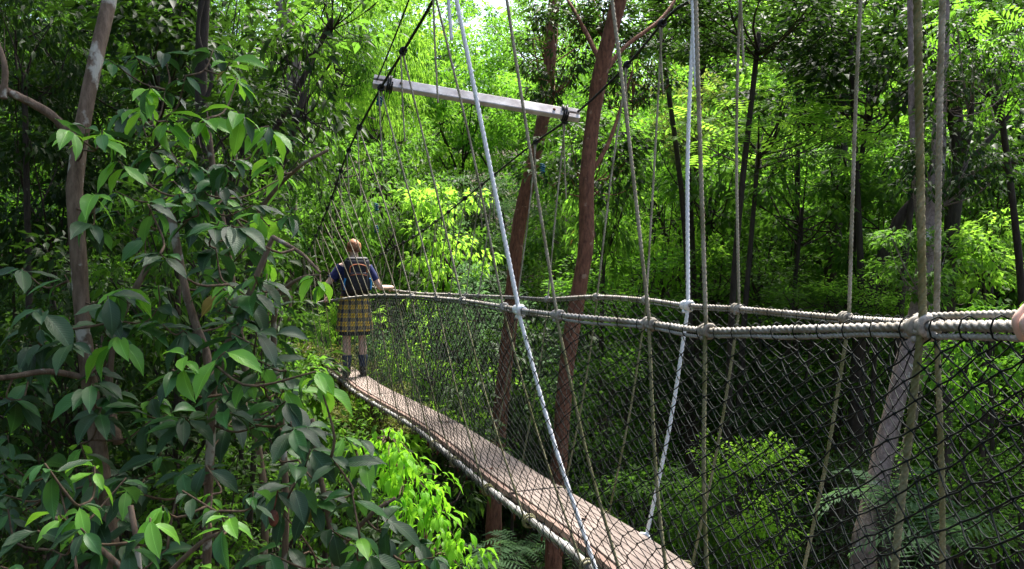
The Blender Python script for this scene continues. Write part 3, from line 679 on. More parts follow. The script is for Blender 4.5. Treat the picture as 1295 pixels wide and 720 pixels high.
        for s in (-1,1):
            mb = MB(); tube(mb, smooth_path([(s*.152,-.27,1.26),(s*.165,-.25,1.20),(s*.16,-.25,1.12)], 8), .014, 8); child(mb, 'side_strap', 'bluebit', pk)
            mb = MB(); tube(mb, smooth_path([(s*.10,-.13,1.44),(s*.11,-.02,1.475),(s*.115,.10,1.42),(s*.13,.13,1.28),(s*.15,.05,1.14),(s*.14,-.12,1.10)], 16), .018, 8); child(mb, 'shoulder_strap', 'pack', pk)
    return root
def local(p, root_loc, ang, sc): 
    v = (Vector(p)-Vector(root_loc)); return Matrix.Rotation(-ang, 3, 'Z') @ v / sc
fy = 10.3; feet = Vector(at_y(cD, fy)) + Vector((0.0,0,0.004)); d = at_y(cD, fy+.5)-at_y(cD, fy-.5); ang = math.atan2(-d[0], d[1])
def rl(c, y): return Vector(at_y(c, y))
sc = 1.03; L_ = local(rl(cRL, fy+.22), feet, ang, sc); R_ = local(rl(cRR, fy+.62), feet, ang, sc)
person(feet, ang, L_, R_, (-.36, -.02, 1.16), (.33, -.02, 1.13), 'ginger haired walker in navy t-shirt, yellow tartan kilt and black backpack on the bridge', dict(shirt='navy', kilt=True, pack=True), sc)
f2 = Vector((0.98, 0.62, at_y(cD, .62)[2]+.004)); L_ = local(rl(cRL, 1.09), f2, 0, 1); R_ = local(rl(cRR, 1.2), f2, 0, 1)
person(f2, 0, L_, R_, (-.26, .16, 1.12), (.27,.2,1.12), 'person at the edge of view with one hand closed on the rope handrail', dict(shirt='shorts'), 1.0)

# ---------------------------------------------------------------- slim trunks beside the bridge
def stem(parent, pts, r0, r1, mat, name='trunk', rough=0.05, sides=14, n=None, bumps=0.0):
    P = smooth_path(pts, n or max(10, int(len(pts)*6))); k = len(P)
    rr = np.linspace(r0, r1, k)
    if bumps: rr = rr*(1+bumps*np.array([noise.noise(Vector((i*.45, r0*90, 0))) for i in range(k)]))
    mb = MB(); tube(mb, P, rr, sides, rough=rough); return mb.build(name, mat, parent)
def ptree(label, pts, r0, r1, bk, name='slim_tree', crowns=(), limbs=(), bumps=0.12):
    """tree with a traced trunk: pts from top to bottom as (px,py,Y); goes on to the ground"""
    Wp = [W(*p) for p in pts]; bot = Wp[-1]; d = (Wp[-1]-Wp[-2]).normalized(); 
    g = gz(bot.x, bot.y); 
    if bot.z > g: Wp.append(Vector((bot.x + d.x*.3, bot.y, g-.2)))
    base = Vector((Wp[-1].x, Wp[-1].y, g)); t = empty(name, base, label, 'tree')
    stem(t, Wp[::-1], r0, r1, bk, n=60, sides=18, bumps=bumps)
    for lp, a, b in limbs: stem(t, [W(*q) for q in lp], a, b, bk, 'branch', n=24, sides=10, bumps=bumps)
    for (px, py, Y, rx, ry, sp, mat, v) in crowns:
        c = W(px, py, Y); Rx, Rz = rx*Y/F, ry*Y/F; Rm = max(Rx, Rz); bucket = 1.0 if Rm < 1.35 else 1.8 if Rm < 2.4 else 3.0
        me, lm = crown_mesh(sp, bucket, v); Mx = Matrix.Translation(c-base) @ Matrix.Diagonal((Rx/bucket, (Rx+Rz)/2/bucket, Rz/bucket, 1)) @ Matrix.Rotation(random.uniform(0,6.28), 4, 'Z')
        o = link('crown', me, (M[mat],), t, Mx); obj_mat(o, M[mat]); o = link('branches', lm, (M[bk],), t, Mx); obj_mat(o, M[bk])
    return t
ptree('tall slim red-brown trunk passing behind the handrails and deck, dark leaves round its top',
      [(800,-120,5.8),(785,-10,6),(762,80,6.1),(750,150,6.2),(742,230,6.2),(741,310,6.2),(728,390,6.2),(716,470,6.2),(709,560,6.2),(702,650,6.2),(699,760,6.2)], 0.074, 0.056, 'bark_red',
      crowns=[(700,70,6.6,55,60,'broad','dark',1),(800,100,6.8,48,50,'broad','dark',0),(745,200,7.2,75,60,'broad','dark',2),(760,5,6.7,90,40,'broad','dark',1)],
      limbs=[([(758,100,6.1),(790,60,6.3),(840,20,6.5),(870,-30,6.7)],.022,.010),([(744,225,6.2),(770,180,6.3),(790,120,6.5),(800,90,6.6)],.02,.01),([(760,80,6.1),(735,30,6.3),(715,-5,6.5)],.022,.012)])
ptree('slim grey-brown trunk leaning behind the middle of the spreader beam and handrails',
      [(715,-80,8),(700,10,8),(694,90,8),(683,170,8),(663,250,8),(652,320,8),(646,400,8),(637,480,8),(630,560,8),(625,640,8),(624,740,8)], 0.088, 0.060, 'bark_red',
      crowns=[(690,40,8.4,70,50,'small','mid',0)])
ptree('stout pale brown leaning trunk seen through the netting on the right',
      [(1194,-300,6.3),(1194,20,6.2),(1190,120,6.0),(1184,230,5.8),(1170,330,5.6),(1160,400,5.5),(1145,455,5.4),(1130,520,5.3),(1112,600,5.2),(1100,660,5.1),(1090,730,5.0)], 0.108, 0.020, 'bark_grey',
      crowns=[(1195,200,5.7,62,70,'broad','dark',2),(1165,330,5.4,60,50,'broad','mid',1),(1225,90,5.9,60,60,'broad','dark',0)])
ptree('thin grey stem close beside the stout leaning trunk behind the netting',
      [(1148,-300,6.6),(1152,60,6.4),(1158,230,6.1),(1172,340,5.9),(1174,430,5.8),(1160,500,5.7),(1144,580,5.6),(1130,660,5.6),(1122,740,5.5)], 0.052, 0.014, 'bark_grey')
ptree('dark straight trunk standing in the dense foliage between two right-hand hanger ropes',
      [(1070,120,12),(1062,200,12),(1056,280,12),(1052,350,12),(1058,430,12)], 0.14, 0.10, 'bark_dark')
ptree('dark forked trunk standing behind the arching bough at far right',
      [(1205,60,8.4),(1208,150,8.5),(1214,210,8.5),(1205,270,8.5),(1202,330,8.5),(1196,420,8.5)], 0.11, 0.07, 'bark_dark',
      limbs=[([(1212,215,8.5),(1225,170,8.4),(1228,110,8.3),(1215,60,8.2)],.04,.02),([(1230,200,8.0),(1265,160,8),(1310,110,8)],.03,.015)],
      crowns=[(1250,30,8.3,90,60,'broad','dark',0)])
ptree('dark trunk slanting up behind the thickest hanger ropes and arching to the right edge',
      [(1380,165,7.2),(1300,198,7.5),(1240,218,7.8),(1190,236,8.0),(1150,260,8.1),(1122,310,8.2),(1100,380,8.4),(1085,460,8.5)], 0.13, 0.03, 'bark_dark')
ptree('pale brown distant trunk glimpsed among leaves at upper left',
      [(352,-40,14),(358,10,14),(368,50,14),(372,82,14),(370,140,14.2),(366,300,14.4),(360,420,14.6)], 0.11, 0.13, 'bark_grey')
ptree('dark vine-wrapped trunk behind the large-leaved saplings',
      [(300,-500,5.6),(275,-250,5.6),(262,-60,5.6),(256,40,5.6),(254,110,5.6),(257,180,5.6),(262,260,5.6),(268,400,5.6),(270,560,5.6)], 0.066, 0.03, 'bark_dark',
      crowns=[(290,-420,5.6,230,110,'broad','dark',2)],
      limbs=[([(268,-40,5.5),(250,40,5.48),(268,100,5.47),(248,160,5.48),(264,230,5.48)],.014,.014)])

# ---------------------------------------------------------------- trees and shrubs, front to back
TR = [ # px py Y rx ry species material label variant
 (585,120,24,125,125,'broad','emerald','bright emerald tree framed behind the left half of the spreader beam',0),
 (90,150,11,120,130,'broad','dark','dark tree in the gap between the lichened trunk and the left edge',1),
 (280,60,10.5,100,90,'broad','dark','dark tree behind the vine-wrapped trunk near the top edge',2),
 (765,235,9.6,50,110,'broad','mid','narrow green tree hugging the slim red-brown trunk on its right',2),
 (900,215,10.2,85,75,'broad','mid','green tree with layered sprays in the middle of the right-hand forest',1),
 (1015,240,9.2,90,75,'broad','mid','green tree beside the dark straight trunk, left of it',0),
 (1110,300,9.0,75,85,'broad','mid','green bushy tree filling the space under the slanting dark trunk',1),
 (960,330,9.9,90,60,'small','mid','small-leaved bushy tree just above the far handrail knots',0),
 (870,150,9.8,50,50,'small','pale','pale olive leafy top just left of the far white rope',0),
 (1255,235,9.3,70,60,'broad','mid','green tree in the fork between the arching bough and the right edge',2),
 (840,310,10.6,60,70,'broad','lime','sunlit tree between the slim red-brown trunk and the far white rope',0),
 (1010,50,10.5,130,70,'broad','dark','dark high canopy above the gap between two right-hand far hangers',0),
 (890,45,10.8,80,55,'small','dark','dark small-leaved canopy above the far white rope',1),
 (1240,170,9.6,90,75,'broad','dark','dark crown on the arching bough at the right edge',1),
 (1130,200,10.4,75,90,'broad','emerald','bright green crown beside the forked trunk left of the bough',2),
 (425,40,18,60,90,'broad','mid','green tree at the top edge above the large drooping leaves',1),
 (480,90,19,70,130,'narrow','lime','tree with hanging yellow-green sprays left of the spreader beam',0),
 (610,300,17,90,85,'fine','soft','soft grey-green tree seen through the hangers left of the slim trunks',0),
 (560,300,13,60,75,'broad','lime','glossy yellow-green tree just right of the walker',1),
 (500,260,15,60,110,'broad','mid','bushy green tree standing directly behind the walker',2),
 (430,235,13,60,90,'broad','mid','green tree behind the left suspension cable above the walker',1),
 (880,130,20,110,75,'small','pale','pale olive tree top in the gap between the white rope and the slim red trunk',1),
 (960,165,8.7,125,52,'comp','lime','bright lime tree with drooping compound leaves right of the far white rope',0),
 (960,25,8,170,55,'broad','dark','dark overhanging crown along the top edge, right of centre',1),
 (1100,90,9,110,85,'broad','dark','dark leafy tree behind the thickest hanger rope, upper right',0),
 (1090,215,9.5,100,60,'comp','mid','tree with fans of green leaflets above the dark straight trunk',1),
 (1262,70,6.5,75,100,'comp','emerald','bright tree with feathery leaflets in the upper right corner',2),
 (1000,300,13,130,95,'small','mid','dense small-leaved green tree filling the gap above the far handrail',0),
 (870,260,14,90,110,'broad','mid','leafy green tree between the two red and white verticals',2),
 (1110,365,8.2,75,35,'small','lime','sunlit bush above the handrail knot on the right',0),
 (905,330,11.5,95,80,'small','mid','green small-leaved tree in the gap right of the far white rope',0),
 (1185,290,10.5,105,110,'small','mid','dense green tree between the thickest hanger and the forked trunk',1),
 (1020,110,12,110,60,'broad','dark','dark crown under the canopy edge above the lime tree',2),
 (825,210,12,60,100,'broad','mid','green tree just right of the slim red trunk',0),
 (960,235,13.5,120,80,'broad','lime','glowing lime tree in the centre of the right-hand forest',1),
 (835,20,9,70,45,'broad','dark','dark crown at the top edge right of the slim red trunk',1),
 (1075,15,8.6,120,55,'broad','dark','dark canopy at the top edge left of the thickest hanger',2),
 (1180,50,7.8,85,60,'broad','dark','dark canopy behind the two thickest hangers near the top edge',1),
 (660,130,26,60,90,'small','emerald','pale green distant tree under the sky gap',1),
 (1245,320,8.4,75,60,'broad','lime','yellow-green bushy tree under the arching bough',2),
 (1180,310,15,90,110,'broad','mid','green tree behind the forked dark trunk',0),
 (60,230,9,150,150,'broad','dark','dark tree behind the lichened trunk at far left',2),
 (200,60,9.5,140,100,'broad','dark','dark tree crown at the top left beyond the vine-wrapped trunk',0),
 (30,60,8,90,80,'narrow','dark','tree with long narrow leaves in the upper left corner',0),
 (60,470,8.5,130,120,'small','dark','shaded small-leaved tree low behind the lichened trunk',1),
 (330,150,8,90,110,'broad','dark','dark tree behind the upper saplings, left of the suspension cable',0),
 (385,90,6.2,62,90,'huge','dark','tree with large drooping dark leaves left of the near suspension cable',0),
 (420,10,7,90,45,'huge','mid','large-leaved crown touching the top edge left of the stay cable',1),
 (290,300,7.5,80,120,'broad','mid','green tree in the gap behind the middle saplings',1),
 (250,450,7,130,120,'broad','dark','shaded leafy tree behind the lower saplings',2),
 (385,300,13,60,70,'broad','mid','leafy tree between saplings and the walker',0),
]
LEAN = {(385,90):-.75,(420,10):-1.3,(330,150):-.5,(960,25):-.23,(960,175):-.31,(1100,90):-.18,(1090,215):-.12,(1262,70):.45,(1110,350):.5,(430,235):-.9,(500,260):-1.2,(560,300):.9,(585,120):1.2,(1075,15):.05,(1180,50):-.2,(835,20):.46,(1020,110):-1.0,(905,330):-.2,(1185,290):-.35,(825,210):.75,(960,235):-.9,(425,40):-2}
for a in TR: tree(a[0],a[1],a[2],a[3],a[4],a[5],a[6],a[7],var=a[8],lean=LEAN.get((a[0],a[1]),0))
SH = [
 (800,365,9.5,95,48,'small','emerald','rounded light green bush behind the far handrail by the slim red trunk',0),
 (610,365,14,80,40,'fine','soft','low grey-green bush right of the walker behind the handrails',1),
 (900,370,12,70,40,'small','mid','low bush behind the far white rope at handrail height',1),
 (1030,395,8.5,90,45,'small','mid','shrub behind the handrail ropes between two far hangers',2),
 (760,520,8.5,70,90,'small','mid','leafy shrub through the net right of the slim red trunk',0),
 (800,640,7.5,80,60,'broad','mid','broad-leaved shrub below the deck edge at bottom centre',1),
 (945,620,6.2,75,80,'small','lime','bright lime shrub behind the net at bottom right of centre',0),
 (890,660,6.4,60,60,'broad','mid','green shrub at the foot of the white rope',2),
 (1255,470,5.4,75,80,'broad','emerald','bright broad-leaved shrub behind the net at the right edge',0),
 (1240,610,5.2,90,90,'small','mid','small-leaved shrub behind the net in the lower right corner',1),
 (830,480,9.5,90,75,'broad','dark','shrub with the shade of the hollow put into its dark leaves, behind the net between the slim red trunk and the far white rope',0),  # dark leaf colour stands in for the deep shade of the hollow
 (960,500,8.8,85,75,'broad','dark','shrub with deep shade put into its dark leaves, behind the net right of the far white rope',2),  # same hollow, its shade given by the dark leaf colour
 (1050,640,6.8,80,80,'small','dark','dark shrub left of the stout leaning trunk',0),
 (1060,500,9,80,80,'small','mid','shrub seen through the net left of the stout leaning trunk',1),
 (640,470,11,80,70,'broad','dark','dark bush behind the net left of the grey-brown trunk',1),
 (540,440,12,80,60,'fine','soft','grey-green bush behind the net right of the kilted walker',0),
 (480,520,9,60,32,'small','moss','mossy yellow bush below the deck under the walker',0),
 (430,470,11.5,60,40,'small','moss','mossy yellow bush past the deck beside the walker',1),
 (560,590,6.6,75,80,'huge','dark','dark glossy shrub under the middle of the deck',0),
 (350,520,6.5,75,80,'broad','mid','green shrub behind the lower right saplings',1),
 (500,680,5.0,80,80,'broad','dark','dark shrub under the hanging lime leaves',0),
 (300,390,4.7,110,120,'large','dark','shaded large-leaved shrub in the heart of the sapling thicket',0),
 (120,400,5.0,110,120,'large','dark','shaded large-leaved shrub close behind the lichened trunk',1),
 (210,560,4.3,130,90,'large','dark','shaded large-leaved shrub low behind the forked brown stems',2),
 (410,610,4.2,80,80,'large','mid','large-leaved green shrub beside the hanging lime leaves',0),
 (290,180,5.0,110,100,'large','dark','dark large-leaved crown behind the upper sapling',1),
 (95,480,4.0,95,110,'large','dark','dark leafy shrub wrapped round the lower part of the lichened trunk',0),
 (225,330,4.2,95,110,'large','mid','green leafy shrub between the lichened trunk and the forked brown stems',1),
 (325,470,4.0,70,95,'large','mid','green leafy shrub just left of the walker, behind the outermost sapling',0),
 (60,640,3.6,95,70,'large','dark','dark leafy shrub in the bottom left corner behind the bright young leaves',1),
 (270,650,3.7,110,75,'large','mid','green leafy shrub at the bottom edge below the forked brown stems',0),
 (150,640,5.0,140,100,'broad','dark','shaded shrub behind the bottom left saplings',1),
 (350,650,4.8,110,90,'broad','dark','shaded shrub behind the bottom centre-left saplings',2),
]
for a in SH: tree(a[0],a[1],a[2],a[3],a[4],a[5],a[6],a[7],name='forest_shrub',cat='shrub',var=a[8])
# forest beyond, beside and behind: rows of whole trees on the slope
grp = 'trees of the forest on the slopes all round'
k = 0
def forest(x, y, Rr, h, sp, mat, label):
    z = gz(x, y); fx = CX + F*x/max(y,.1); fyp = 330 - F*(z+h-CZ)/max(y,.1); rp_ = F*Rr/max(y,.1)
    if y > 10 and ((abs(fx-650) < 12+rp_*.62 and fyp-rp_ < 10) or (abs(fx-385) < 2+rp_*.15 and fyp-rp_ < -60)): return
    wv = where(x, y, z+h) if y > 10 else None
    if wv: label = f"{wv[0]}{CW[mat]} {'fine' if sp == 'small' else 'broad'}-leaved tree {'near' if y < 18 else 'midway' if y < 28 else 'far'} on the slope {wv[1]}"
    tree(0,0,0,Rr,Rr*random.uniform(.85,1.25),sp,mat,label,group=grp,var=random.randrange(2),xz=(x,y,z+h))
CW = dict(mid='green', dark='dark green', emerald='bright emerald', soft='soft grey-green', lime='yellow-green', pale='pale olive')
SEEN = {}
def where(x, y, z):
    px = CX + F*x/y; py = 330 - F*(z-CZ)/y
    if px < -60 or px > 1360: return None
    ks = [(-60,'beyond the left edge foliage'),(60,'behind the lichened trunk'),(180,'behind the upper saplings'),(300,'behind the vine-wrapped trunk'),(400,'above the walker'),(470,'behind the beam left end'),(560,'behind the near white rope'),(640,'behind the leaning trunk'),(705,'behind the red-brown trunk'),(790,'right of the red-brown trunk'),(850,'behind the far white rope'),(905,'right of the far white rope'),(985,'left of the dark straight trunk'),(1050,'behind the dark straight trunk'),(1120,'behind the thickest hanger rope'),(1190,'behind the forked dark trunk'),(1250,'above the arching bough')]
    a = [t for k_, t in ks if px >= k_][-1]
    return ('high ' if py < 60 else 'mid-height ' if py < 250 else 'low '), a
mats = ['mid','dark','mid','emerald','soft','lime','mid','lime','dark','emerald']; sps = ['broad','small','broad']
lab = 'tall leafy tree in the forest mass behind the bridge'
for row, (y, n, sp_) in enumerate([(19,8,5.0),(25,10,5.6),(32,12,6.2),(41,14,7)]):
    for i_ in range(n):
        x = (i_-(n-1)/2)*sp_ + random.uniform(-1.2,1.2)
        for hh in ((3,8,13) if y < 30 else (4,10,16)):
            if y == 19 and hh == 13: continue
            forest(x, y + random.uniform(-2,2), random.uniform(2.6,3.6)*(1 if y < 30 else 1.3), hh + random.uniform(-1,1), random.choice(sps), random.choice(mats), lab)
lab3 = 'leafy thicket tree filling the middle distance behind the bridge'
for y, n_, sp_ in ((13.5,9,2.9),(16.5,10,3.3)):
    for i_ in range(n_):
        x = (i_-(n_-1)/2)*sp_ + random.uniform(-.8,.8)
        for hh in (1.0, 3.4, 6.2):
            if hh > 5 and abs(x/y+.06) < .16: continue
            forest(x, y+random.uniform(-.8,.8), random.uniform(1.5,2.1), hh+random.uniform(-.5,.5), random.choice(sps), random.choice(['mid','dark','emerald','mid','lime','soft']), lab3)
lab2 = 'leafy forest tree beside and behind the start of the rope bridge'
for x, y in [(-7,2),(-8,-3),(-5,-6),(0,-8),(5,-7),(9,-3),(9,3),(11,8),(-10,8),(-11,14),(13,14),(-9,4),(-13,20),(16,20)]:
    for hh in (3, 8): forest(x, y, random.uniform(2.2,2.9), hh+random.uniform(-.5,.8), 'broad', random.choice(['mid','dark']), lab2)
for (x, y, z), lb_ in zip([(-.9,5.4,CZ+4.9),(-2.9,5.0,CZ+4.6),(-4.6,6.5,CZ+5.0),(-2.9,0.6,CZ+4.5),(3.5,-2,CZ+5)], [1]*7):          # unseen crowns added overhead to shade the left bank
    tree(0,0,0,2.3,1.3,'broad','dark','unseen high crown added to shade the saplings on the left bank',group='added shade crowns overhead',var=1,xz=(x,y,z),bxy=(-4.5+x*.3, -1.5-abs(x)*.2) if x < 2 else None)

for x, y, z in [(-7.5,9.5,CZ+7.2),(-4.8,11.5,CZ+7.8),(-9.5,13,CZ+8.5),(-6.5,14.5,CZ+9)]:  # out-of-view crowns added to cast shade on the left background
    tree(0,0,0,2.9,1.3,'broad','dark','unseen tall crown added to shade the trees at the left',group='added shade crowns overhead',var=0,xz=(x,y,z),bxy=(x-4.5,y-1))
# undergrowth
n = 26000; x = RNG.uniform(-22, 22, n); y = RNG.uniform(-3, 34, n); z = ground_z(x, y) + RNG.uniform(0, 0.55, n)**1.2
pos = np.stack([x,y,z],1); ax = RNG.normal(size=(n,3))*np.array([1,1,.35]) + np.array([0,0,.15])
V, Fc, tn = leaves(pos, ax, np.array([0,0,1.0])+RNG.normal(size=(n,3))*.4, RNG.uniform(.08,.26,n), T_OV, RNG.uniform(0,1,n))
tag(link('undergrowth', np_mesh('undergrowth', V, [Fc], tone=tn), (M['mid'],)), 'low leafy undergrowth covering the forest floor', 'undergrowth', kind='stuff')
# ferns
def frond_mesh(seed):
    rnd = random.Random(seed); mb = MB(); n = 16; L = 1.0
    P = smooth_path([(0,0,0),(0,.35,.28),(0,.75,.25),(0,1.05,0.0)], n+1); tube(mb, P, np.linspace(.008,.002,n+1), 3, cap=False)
    for i in range(2, n+1):
        t = i/n; w_ = .26*math.sin(math.pi*min(1, t*0.9+.08))**.8
        for s in (-1,1):
            b = P[i]; tip = b + np.array([s*w_, .09, -.06*rnd.uniform(.5,1.5)]); m1 = (b+tip)/2 + np.array([0,.022,.012]); m2 = (b+tip)/2 - np.array([0,.018,-.005])
            mb.add([b, m1, tip, m2], T=[[0,1,2],[0,2,3]])
    return mb.mesh('frond')
FR = [frond_mesh(s) for s in range(3)]
for f in FR: f.materials.append(M['soft'])
for q, (px, py, Y, lbl) in enumerate([(655,700,7.6,'grey-green fern on the ground below the deck, left of the slim red trunk'),(620,715,7.0,'fern low at the bottom edge under the deck'),(1120,640,5.0,'fern in front of the stout leaning trunk behind the net'),(1190,690,4.6,'fern at the bottom right behind the net'),(730,700,7.2,'fern just right of the foot of the slim red trunk')]):
    p = W(px, py, Y); t = empty('fern', p, lbl, 'fern')
    for i_ in range(13):
        o = bpy.data.objects.new('frond', FR[i_ % 3]); COL.objects.link(o); o.parent = t
        o.rotation_euler = (random.uniform(-.35,.5), random.uniform(-.2,.2), i_*2*math.pi/13+random.uniform(-.2,.2)); s = random.uniform(.3,.5); o.scale = (s,s,s)
    mb = MB(); g = gz(p.x, p.y)
    if p.z-g > .05: tube(mb, [p, Vector((p.x,p.y+.05,g-.1))], .05, 8, rough=.2); mb.build('stump', 'bark_dark', t)

# ---------------------------------------------------------------- large-leaved saplings in front, left
def big_leaf(seed, wdt=0.36, nx=4, ny=7, droop=0.25):
    rnd = random.Random(seed); V = []; U = []; fold = rnd.uniform(.10,.30); cu = rnd.uniform(.4,1.6)*droop; tw = rnd.uniform(-.35,.35); sd = rnd.uniform(-.10,.10)
    for i in range(ny+1):
        v = i/ny; ww = wdt/2*((math.sin(math.pi*min(1, v**0.9*0.98+.01)))**0.85 if v < .72 else 0.775*((1-v)/.28)**1.15); ww = max(ww, .003)
        for j in range(nx+1):
            u = j/nx*2-1; x = u*ww; z = abs(u)**1.3*ww*fold*1.6 - cu*v*v + .012*math.sin(v*17+u*3+seed)*abs(u)
            x2 = x*math.cos(tw*v) - z*0; z2 = z + x*math.sin(tw*v)
            V.append((x2 + sd*v*v, 0.08 + v*.92 - cu*.35*v*v, z2)); U.append((u*.5*ww/(wdt/2)+.5, v))
    Q = [[i*(nx+1)+j, i*(nx+1)+j+1, (i+1)*(nx+1)+j+1, (i+1)*(nx+1)+j] for i in range(ny) for j in range(nx)]
    b = len(V); V += [(-.006,0,0),(.006,0,0),(.006,.1,-.002),(-.006,.1,-.002)]; U += [(.5,0)]*4; Q.append([b,b+1,b+2,b+3])
    return np_mesh('leaf', V, [np.array(Q)], True, uv=U)
BL = [big_leaf(s, random.Random(s).uniform(.31,.42)) for s in range(9)]
SL = [big_leaf(40+s, .36, 2, 4, .5) for s in range(5)]
def leaf_obj(parent, me, pos, axis, up, size, mat):
    a = Vector(axis).normalized(); n_ = Vector(up); n_ = (n_ - a*n_.dot(a)).normalized(); s = a.cross(n_)
    m4 = Matrix(((s.x*size, a.x*size, n_.x*size, 0), (s.y*size, a.y*size, n_.y*size, 0), (s.z*size, a.z*size, n_.z*size, 0), (0,0,0,1)))
    o = bpy.data.objects.new('leaf', me); COL.objects.link(o); o.parent = parent
    m4.translation = Vector(pos)-Vector(parent.location); o.matrix_basis = m4
    if len(me.materials) == 0: me.materials.append(M[mat])
    o.material_slots[0].link = 'OBJECT'; o.material_slots[0].material = M[mat]; return o
def in_poly(x, y, poly):
    c = False; j = len(poly)-1
    for i in range(len(poly)):
        (xi, yi), (xj, yj) = poly[i], poly[j]
        if (yi > y) != (yj > y) and x < (xj-xi)*(y-yi)/(yj-yi)+xi: c = not c
        j = i
    return c
def sapling(label, stems, poly, nshoot, D0, D1, lsize, fresh=(), pf=0.13, pm=0.34, seed=0, bark_='bark_pale', per=(5,9)):
    """understorey sapling: traced stems, forking branches, whorls of large leaves at their tips (every leaf a part)"""
    rnd = random.Random(seed); base_px = stems[0][0][0]; p0 = W(*base_px)
    base = Vector((p0.x, p0.y, gz(p0.x, p0.y))); t = empty('sapling', base, label, 'sapling')
    SP = []
    for k_, (pts, r0, r1) in enumerate(stems):
        Wp = [W(*p) for p in pts]
        if k_ == 0: Wp = [base - Vector((0,0,.1)), (base+Wp[0])/2+Vector((.03,0,0))] + Wp
        P = smooth_path(Wp, 50); SP += [Vector(p) for p in P[8:]]
        stem(t, Wp, r0, r1, bark_, 'trunk' if k_ == 0 else 'branch', n=46, sides=16, bumps=.14, rough=.035)
    shoots = [(x_, y_, d_, 1.0) for x_, y_, d_ in fresh]; tries = 0
    bx = [min(p[0] for p in poly), max(p[0] for p in poly), min(p[1] for p in poly), max(p[1] for p in poly)]
    while len(shoots) < nshoot + len(fresh) and tries < 5000:
        tries += 1; x_, y_ = rnd.uniform(bx[0],bx[1]), rnd.uniform(bx[2],bx[3])
        if not in_poly(x_, y_, poly): continue
        if min([abs(x_-s[0])+abs(y_-s[1]) for s in shoots] + [99]) < 17: continue
        shoots.append((x_, y_, rnd.uniform(D0, D1), 0.0))
    pts_w = [W(s[0],s[1],s[2]) for s in shoots]; nl_ = 0
    order = sorted(range(len(shoots)), key=lambda i: min((pts_w[i]-q).length for q in SP)); made = list(SP)
    for i in order:
        S = pts_w[i]; fr = shoots[i][3]; near = min(made, key=lambda q: (q-S).length + max(0, q.z-S.z+.05)*1.2)
        dd = S-near; mid = near + dd*.5 + Vector((rnd.uniform(-.04,.04), rnd.uniform(-.04,.04), -.02-dd.length*.10))
        P = smooth_path([near, mid, S], 9); mb = MB(); r_ = .0035 + .006*min(1, dd.length); tube(mb, P, np.linspace(r_, .0026, 9), 6, rough=.05)
        mb.build('twig', 'twig', t); made += [Vector(p) for p in P[3:]]
        d0 = (S-Vector(P[-2])).normalized(); k = rnd.randint(*per); a0 = rnd.uniform(0, 6.28); fre = fr > 0 or rnd.random() < pf
        for q in range(k):
            th = a0 + q*2.4; back = (q % 3)*.018
            out = Vector((math.cos(th), math.sin(th), 0)); droop = rnd.uniform(.15,.9) if not fre else rnd.uniform(.35,1.1)
            axv = out*.8 + d0*.35 + Vector((0,0,-droop)); 
            upv = Vector((0,0,1)) + out*rnd.uniform(.1,.5) + Vector((rnd.uniform(-.35,.35), rnd.uniform(-.35,.35)-.25, 0))
            axv = axv + Vector((rnd.gauss(0,.3), rnd.gauss(0,.3), rnd.gauss(0,.25))); sz = lsize*rnd.choice((.5,.7,.85,.98,1.15))*rnd.uniform(.9,1.1)*(.9 if fre else 1)
            mt = 'big_fresh' if (fre and q < k*0.75) else ('big_old' if rnd.random() < .006 else 'big_mid' if rnd.random() < pm else 'big_dark')
            leaf_obj(t, BL[rnd.randrange(9)], S - d0*back, axv, upv, sz, mt); nl_ += 1
    return t
sapling('lichened pale-brown trunk with large dark leaves at the left edge',
   [([(150,800,3.1),(140,690,3.15),(128,590,3.2),(114,490,3.2),(104,400,3.2),(98,300,3.2),(94,235,3.2),(104,160,3.25),(122,70,3.3),(142,-20,3.4),(150,-120,3.4),(150,-420,3.5),(180,-800,3.6)],.041,.022),
    ([(96,185,3.25),(70,150,3.2),(35,128,3.15),(0,112,3.1),(-40,95,3.0)],.020,.013),([(4,125,3.1),(6,85,3.1),(-5,50,3.1)],.014,.009),
    ([(108,478,3.2),(60,470,3.1),(0,478,3.0),(-40,470,2.9)],.013,.010)],
   [(0,330),(60,330),(90,160),(190,150),(230,330),(220,560),(150,720),(0,720)], 40, 2.7, 3.7, .165, fresh=[(88,165,2.9),(130,165,3.0),(150,425,2.9)], seed=1)
sapling('large-leaved sapling with forked brown stems left of the walker',
   [([(262,820,3.1),(262,700,3.1),(264,600,3.1),(268,520,3.1),(262,450,3.15),(240,390,3.2),(225,320,3.2),(215,262,3.2)],.028,.016),
    ([(266,500,3.1),(290,430,3.0),(320,360,2.95),(345,300,2.95)],.017,.009),([(345,300,2.95),(380,320,2.85),(405,345,2.8)],.009,.005),([(150,560,3.2),(138,500,3.3),(146,420,3.3),(190,330,3.3)],.02,.012)],
   [(180,240),(300,200),(350,290),(340,350),(345,380),(350,450),(380,510),(380,560),(200,560)], 38, 2.6, 3.6, .15, fresh=[(235,450,2.6),(285,445,2.6),(400,470,2.5),(160,620,2.7)], seed=2)
sapling('upper large-leaved sapling spreading between the lichened trunk and the suspension cable',
   [([(330,820,3.9),(335,640,3.9),(318,520,3.9),(300,400,3.9),(285,300,3.8),(270,220,3.8),(262,150,3.8)],.032,.014),
    ([(290,320,3.8),(340,250,3.7),(380,210,3.6),(415,190,3.6)],.014,.007),([(275,240,3.8),(220,200,3.7),(180,130,3.6)],.012,.006)],
   [(130,60),(270,60),(320,100),(370,150),(385,240),(370,290),(330,300),(140,300)], 36, 3.1, 4.3, .165, fresh=[(190,110,3.2),(290,80,3.4),(300,140,3.3),(240,250,3.2),(340,160,3.4),(180,130,3.3)], pf=.2, pm=.4, seed=3)
